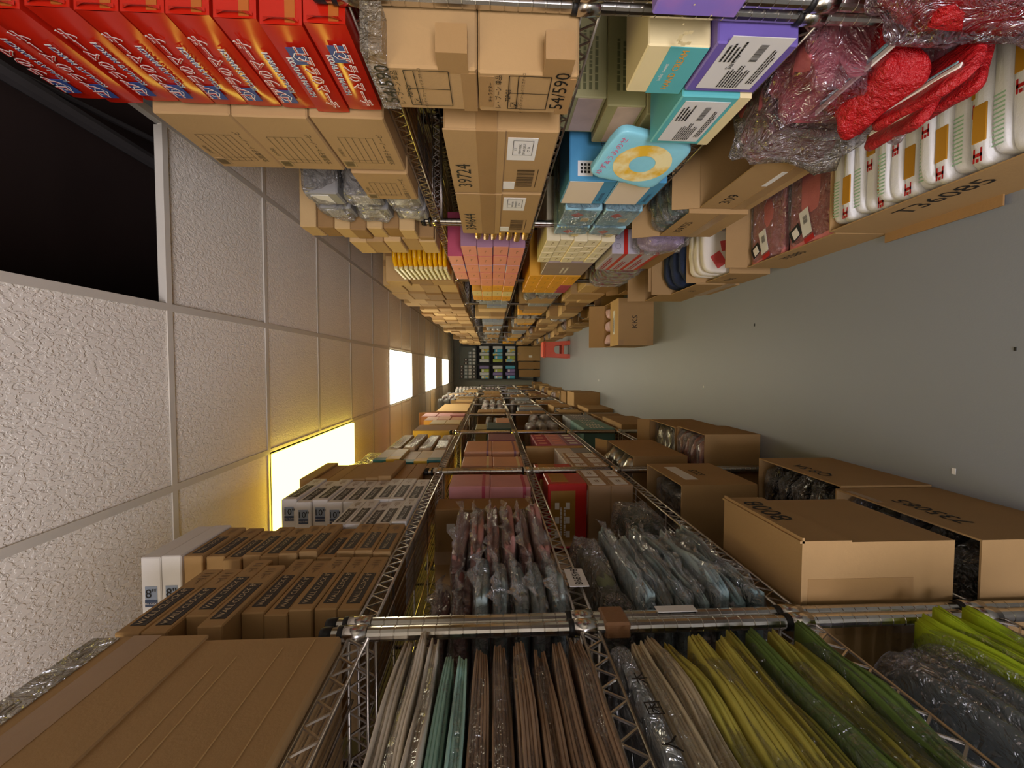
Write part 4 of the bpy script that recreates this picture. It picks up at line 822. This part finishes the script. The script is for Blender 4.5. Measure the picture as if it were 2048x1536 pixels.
# KKS carton standing out in the aisle
e = [.187, .575, 3.45, 3.90, 0, .292]; o = open_carton(e, 'brown carton marked KKS standing alone on the aisle floor', KR, '', t=.005)
ob('top_flap', MB().box(.187, .575, 3.45, 3.68, .292, .297).mk('top_flap', KL), o); ob('rear_flap', MB().add([Vector(q) for q in ((.187, 3.90, .292), (.575, 3.90, .292), (.575, 3.96, .42), (.187, 3.96, .42), (.187, 3.905, .292), (.575, 3.905, .292), (.575, 3.965, .42), (.187, 3.965, .42))], BF).mk('rear_flap', KR), o)
text('KKS', .062, (.38, 3.45, .155), 'N', INK, 0, o); plate('shipping_label', .20, .055, (.385, 3.57, .297), 'T', WHITE, 0, o); lines('label_print', textlines(.16, .03, 3, 4), (.385, 3.57, .2982), 'T', INK, o)
ob('tape', MB().box(.187, .232, 3.448, 3.45, .0, .05).mk('tape', TAPE), o); ob('tape', MB().box(.187, .232, 3.448, 3.45, .25, .292).mk('tape', TAPE), o)
for i in range(3): pil('pink_packet', (.21+.115*i, .31+.115*i, 3.71, 3.88, .01, .30), mat('pale_pink_pack', 'd8b6bf', .4, .15), None, seed=350+i, amp=.01); q = bpy.context.scene.collection.objects[-1]; tag(q, f'pale pink packet inside the KKS carton, {("left","middle","right")[i]}', 'packet', 'pink packets in the KKS carton')
# coral stool
ST = mat('coral_plastic', 'e5644a', .35, .05)
def stool(cx, cy, w_, d_, h_):
    o = ob('plastic_stool', None, None, (cx, cy, 0)); tag(o, 'coral pink plastic step stool standing on the aisle floor', 'stool')
    ob('seat', MB().rbox(-w_*.44, w_*.44, -d_*.44, d_*.44, h_-.035, h_, .014).mk('seat', ST), o); ob('rim', MB().rbox(-w_*.47, w_*.47, -d_*.47, d_*.47, h_-.06, h_-.034, .008).mk('rim', ST), o)
    for sx_ in (-1, 1):
        for sy_ in (-1, 1):
            b = MB(); V = []
            for z_, k in ((0, .5), (h_-.055, .42)):
                cx_, cy_ = sx_*w_*k, sy_*d_*k; s = .045 if z_ else .05
                V += [Vector(p) for p in ((cx_, cy_, z_), (cx_-sx_*s*1.4, cy_, z_), (cx_-sx_*s*1.4, cy_-sy_*.012, z_), (cx_-sx_*.012, cy_-sy_*.012, z_), (cx_-sx_*.012, cy_-sy_*s*1.4, z_), (cx_, cy_-sy_*s*1.4, z_))]
            b.add(V, [(i, (i+1) % 6, 6+(i+1) % 6, 6+i) for i in range(6)]+[tuple(range(6))[::-1], tuple(range(6, 12))]); ob('leg', b.mk('leg', ST), o)
    for nm_, ax in (('apron', -1), ('apron', 1)):       # front and back panels with an arched opening
        b = MB(); n = 12; R = w_*.27; zc = h_*.42
        for k in range(n):
            a, c = pi*k/n, pi*(k+1)/n
            P = [(R*cos(a), zc+R*.9*sin(a)), (R*cos(c), zc+R*.9*sin(c)), (max(-w_*.40, min(w_*.40, 2.2*R*cos(c))), h_-.05), (max(-w_*.40, min(w_*.40, 2.2*R*cos(a))), h_-.05)]
            b.add([Vector((x, ax*d_*.445-ax*0, z)) for x, z in P]+[Vector((x, ax*d_*.445-ax*.008, z)) for x, z in P], BF)
        for s in (-1, 1): b.box(*sorted((s*R, s*w_*.42)), *sorted((ax*d_*.445, ax*d_*.445-ax*.008)), .10, zc) ; b.box(*sorted((s*w_*.40, s*w_*.43)), *sorted((ax*d_*.445, ax*d_*.445-ax*.008)), zc, h_-.05)
        b.box(-w_*.42, w_*.42, *sorted((ax*d_*.445, ax*d_*.445-ax*.008)), .10, .14); ob(nm_, b.mk(nm_, ST), o)
stool(.308, 7.28, .30, .29, .47)
# ================================================================== FAR STRETCHES OF BOTH SHELF ROWS
BAGC = [mat('bag_white', 'd9d3cc', .5, .12, 20, .6, 40), mat('bag_rose', 'c9a0a0', .5, .25, 14, .6, 40), mat('bag_grey', 'a7a39b', .5, .2, 16, .6, 40), mat('bag_mauve', '9f8794', .5, .25, 14, .6, 40)]
BN = ['white', 'rose', 'grey', 'mauve']; CNM = ['brown', 'dark brown', 'light kraft']; CM = [KR, KD, KL]
SHN = ['top', 'second', 'third', 'lowest', 'floor level']
LEV = [DK[0], DK[1], DK[2], DK[3], 0]; CLR_H = [.60, .36, .33, .31, .30]
def run(side, lev, ya, yb, style, seed):
    rnd = random.Random(seed); y = ya; c = 0; sd = 'left' if side < 0 else 'right'; xf = {-1: -.487, 1: .615}[side]
    if lev == 4: xf = {-1: -.40, 1: .56}[side]
    while y < yb-.12:
        L = rnd.uniform(.22, .34) if y < 7 else rnd.uniform(.3, .5); L = min(L, yb-y); dep = rnd.uniform(.30, .42); H = rnd.uniform(.6, 1)*CLR_H[lev]
        for py_ in sorted({p[1] for p in POSTS if (p[0] < 0) == (side < 0)}):
            if abs(py_-y) < .02: y = py_+.018
            elif y < py_ < y+L+.02: L = py_-.012-y; break
        if L < .1: y += L+.01; continue
        xo = xf+rnd.uniform(-.02, .02); X_ = (xo-dep, xo) if side < 0 else (xo, xo+dep); kind = style[rnd.randrange(len(style))]; t = f'{nearn(c)} along the far {SHN[lev]} {sd} shelf' if lev < 4 else f'{nearn(c)} in the far {sd} floor row'
        z = LEV[lev]
        if kind in 'cC':
            n = max(1, round(H/(.15 if kind == 'c' else .26)))
            for i in range(n):
                h = H/n; k = rnd.randrange(3); j = rnd.uniform(-.012, .012); pos = '' if n == 1 else f', {nth(i,n)} of the pile'
                closed_carton([X_[0]+j, X_[1]+j, y+.003, y+L-.012, z+h*i, z+h*(i+1)-.002], f'{CNM[k]} carton{pos} {t}', CM[k], y < 6.5, group=f'far cartons, {sd} side')
        elif kind == 'o':
            k = rnd.randrange(3); open_carton([*X_, y+.003, y+L-.012, z, z+min(H, .24)], f'open {CNM[k]} carton {t}', CM[k], 'f' if rnd.random() < .5 else 'n', group=f'far open cartons, {sd} side', flap=.08)
            fillbags([*X_, y+.003, y+L-.012, z, z+min(H, .24)], 2, ('bagged goods', f'in the open carton {t}'), BAGC[rnd.randrange(4)], seed=seed*50+c*3, amp=.016, top=.04, group='bagged goods in far cartons')
        elif kind in 'bB':
            n = max(2, round(H/.085)); m_ = rnd.randrange(4)
            for i in range(n):
                h = H/n; V, F = pillow(X_[0], X_[1], y+.003, y+L-.008, z+h*i, z+h*(i+1)-.001, seed=seed*70+c*9+i, amp=.012, e=.4, nu=20, nv=8, freq=18); k = m_ if kind == 'b' else (m_+i) % 4
                o = ob('film_bag', mesh('film_bag', V, F, FILMW, True)); tag(o, f'{BN[k]} bagged bundle, {nth(i,n)} of the pile {t}', 'bag', f'far bagged bundles, {sd} side'); g = .007
                V, F = pillow(X_[0]+g, X_[1]-g, y+.003+g, y+L-.008-g, z+h*i+.001, z+h*(i+1)-g, seed=seed*70+c*9+i, amp=.008, e=.5, nu=16, nv=6); ob('bundle', mesh('bundle', V, F, BAGC[k], True), o)
        elif kind in 'pyg':
            h = .07; n = max(1, int(H/h)); mm, nm = {'p': (PINKC, 'pink'), 'y': (AMB, 'amber'), 'g': (GREYC, 'grey')}[kind]
            for i in range(n): block('gift_box', 'box', [X_[0], X_[1], y+.003, y+L-.01, z+h*i, z+h*(i+1)-.001], f'{nm} gift box, {nth(i,n)} of the pile {t}', mm, .003, f'far gift boxes, {sd} side')
        y += L; c += 1
run(-1, 0, Yof(805, -.487, 900)+.02, 11.2, 'bobobc', 1)
run(-1, 1, 4.05, 11.2, 'bbbBcb', 2); block('gift_box', 'box', [-.86, -.48, 3.68, 3.98, DK[1], DK[1]+.12], 'flat pale gift box before the bagged bundles, second left shelf', PEACH)
run(-1, 2, P0+.95, 11.2, 'gpbbBc', 3)
run(-1, 3, 4.28, 11.2, 'bocbc', 4)
run(-1, 4, 6.3, 11.2, 'oco', 5)
run(1, 0, Ye+.02, 11.3, 'c', 6)
run(1, 1, 3.70, 11.3, 'bgbcCcB', 12)
run(1, 2, TR_END+.02, 11.3, 'bgbyCcoB', 8)
run(1, 3, 3.16, 11.3, 'cboCco', 9)
run(1, 4, 4.25, 11.3, 'Coco', 10)
# dark filler stacks added behind the left shelves to shade the gaps between wires
DKB = mat('shade_filler_card', '33251a', .8, .12, 5)  # card darkened so gaps behind the shelves read as shade
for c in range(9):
    for i in range(5): closed_carton([-1.42, -1.14-.02*(i % 2), -.30+.50*c, .18+.50*c, .40*i, .40*i+.398], f'added dark filler carton behind the left shelves, {nth(i,5)} of stack {CARD[c]} back', DKB, False, group='dark filler cartons behind the left shelves')
for c in range(9):  # matching dark filler stacks added behind the right shelves
    for i in range(4): closed_carton([1.14, 1.37, -.30+.50*c, .18+.50*c, .40*i, .40*i+.398], f'added dark filler carton behind the right shelves, {nth(i,4)} of stack {CARD[c]} back', DKB, False, group='dark filler cartons behind the right shelves')
o = ob('shelf_card', MB().rbox(-.478, -.476, .89, .97, 1.135, 1.178, .0005).mk('shelf_card', WHITE)); tag(o, 'white card with handwritten 845898 on the edge of the second left shelf', 'label'); text('845898', .024, (-.476, .93, 1.157), 'A', INK, pi, o, 'marker_writing')
o = ob('post_tape', MB().rbox(-.513, -.481, .762, .822, 1.085, 1.135, .004).mk('post_tape', mat('brown_tape', '8a6444', .3, .15, 18, .4, 40))); tag(o, 'brown tape wrapped round the paired posts under the second left shelf', 'tape')
o = ob('paper_strip', MB().rbox(-.4835, -.4815, .796, .817, .94, 1.02, .0005).mk('paper_strip', WHITE)); tag(o, 'white paper strip stuck on the near left post', 'label')
# ================================================================== FAR END OF THE AISLE
DX0, DX1, DY = -.33, .60, 11.95
o = ob('display_rack', MB().box(DX0, DX1, DY+.34, DY+.36, .66, 1.78).box(DX0-.015, DX0, DY, DY+.36, 0, 1.78).box(DX1, DX1+.015, DY, DY+.36, 0, 1.78).mk('display_rack', DARKP)); tag(o, 'black display rack against the far wall at the end of the aisle', 'rack')
for z in (.66, 1.02, 1.40, 1.765): ob('shelf_board', MB().box(DX0, DX1, DY, DY+.34, z-.02, z).mk('shelf_board', DARKP), o)
ob('divider', MB().box(.06, .08, DY, DY+.34, .66, 1.765).mk('divider', DARKP), o)
pk = [mat('packet_blue', '6fb7d6', .3, .3, 20, col2='d8c23a'), mat('packet_white', 'cfd0cc', .3, .15, 20), mat('packet_purple', '7d6aa0', .3, .3, 20), mat('packet_green', 'a9b84a', .35, .3, 20), mat('packet_aqua', '48aac8', .3, .2, 10)]; pn = ['blue and yellow', 'white', 'purple', 'green', 'aqua']
rnd = random.Random(5)
for r_, z in enumerate((.66, 1.02, 1.40)):
    for c in range(10):
        if c == 4: continue
        x = DX0+.012+.0935*c; k = rnd.randrange(5); o = ob('hanging_packet', MB().rbox(x, x+.086, DY+.02, DY+.10, z, z+.23+.04*(c % 2), .008).mk('hanging_packet', pk[k]))
        tag(o, f'{pn[k]} packet on the {("bottom","middle","top")[r_]} board of the black rack, {ORDN[c] if c else "first"} from the left', 'packet', 'packets on the black display rack')
        if c % 2 == 0: ob('header_card', MB().box(x+.01, x+.076, DY+.018, DY+.02, z+.15, z+.2).mk('header_card', WHITE), o)
n = 0
for r_, z in enumerate((1.785, 1.90, 2.02, 2.14)):
    for c in range((9, 8, 6, 4)[r_]):
        x = -.31+.098*c; o = ob('small_jar_box', MB().rbox(x, x+.07, DY+.1, DY+.19, z, z+.085, .004).mk('small_jar_box', (mat('jar_brown', '54382c', .4), WHB, mat('clear_pack', 'a9b3b5', .3, .1))[(r_+c//4) % 3])); tag(o, f'small {("brown","white","clear")[(r_+c//4)%3]} packet above the rack, row {("one","two","three","four")[r_]}, {ORDN[c] if c else "first"} from the left', 'packet', 'small packets hung above the rack')
        ob('white_label', MB().box(x+.015, x+.055, DY+.098, DY+.1, z+.02, z+.06).mk('white_label', WHITE), o)
o = ob('peg_rail', MB().box(-.34, .60, DY+.19, DY+.2, 1.78, 2.26).mk('peg_rail', mat('panel_grey', '7d8076', .6, .06))); tag(o, 'grey back panel above the black display rack', 'panel')
o = closed_carton([.18, .58, 11.45, 11.9, .0, .60], 'large brown carton with a white label before the far wall', KR, True); plate('label', .06, .09, (.30, 11.45, .27), 'N', WHITE, 0, o)
closed_carton([-.04, .16, 11.5, 11.9, 0, .58], 'dark brown carton beside the large labelled one at the far end', KD, False)
closed_carton([-.26, -.06, 11.5, 11.9, 0, .56], 'narrow dark carton next to the left row at the far end', KD, False)
# scraps and scuffs on the floor
for k, (x, y, r, m_) in enumerate(((-.12, 2.6, .006, WHITE), (-.30, 1.15, .009, WHITE), (.05, 1.02, .005, DARKP), (.22, 2.1, .007, DARKP), (-.16, 5.2, .012, WHITE))):
    tag(ob('floor_scrap', MB().rbox(x-r, x+r, y-r*.6, y+r*.6, 0, .0015, .0004).mk('floor_scrap', m_)), f'{"dark speck" if m_ is DARKP else "white paper scrap"} on the grey aisle floor, {("past the second posts", "beside the first left floor cartons", "in the near middle of the aisle", "right of the aisle middle", "far down the aisle")[k]}', 'scrap')
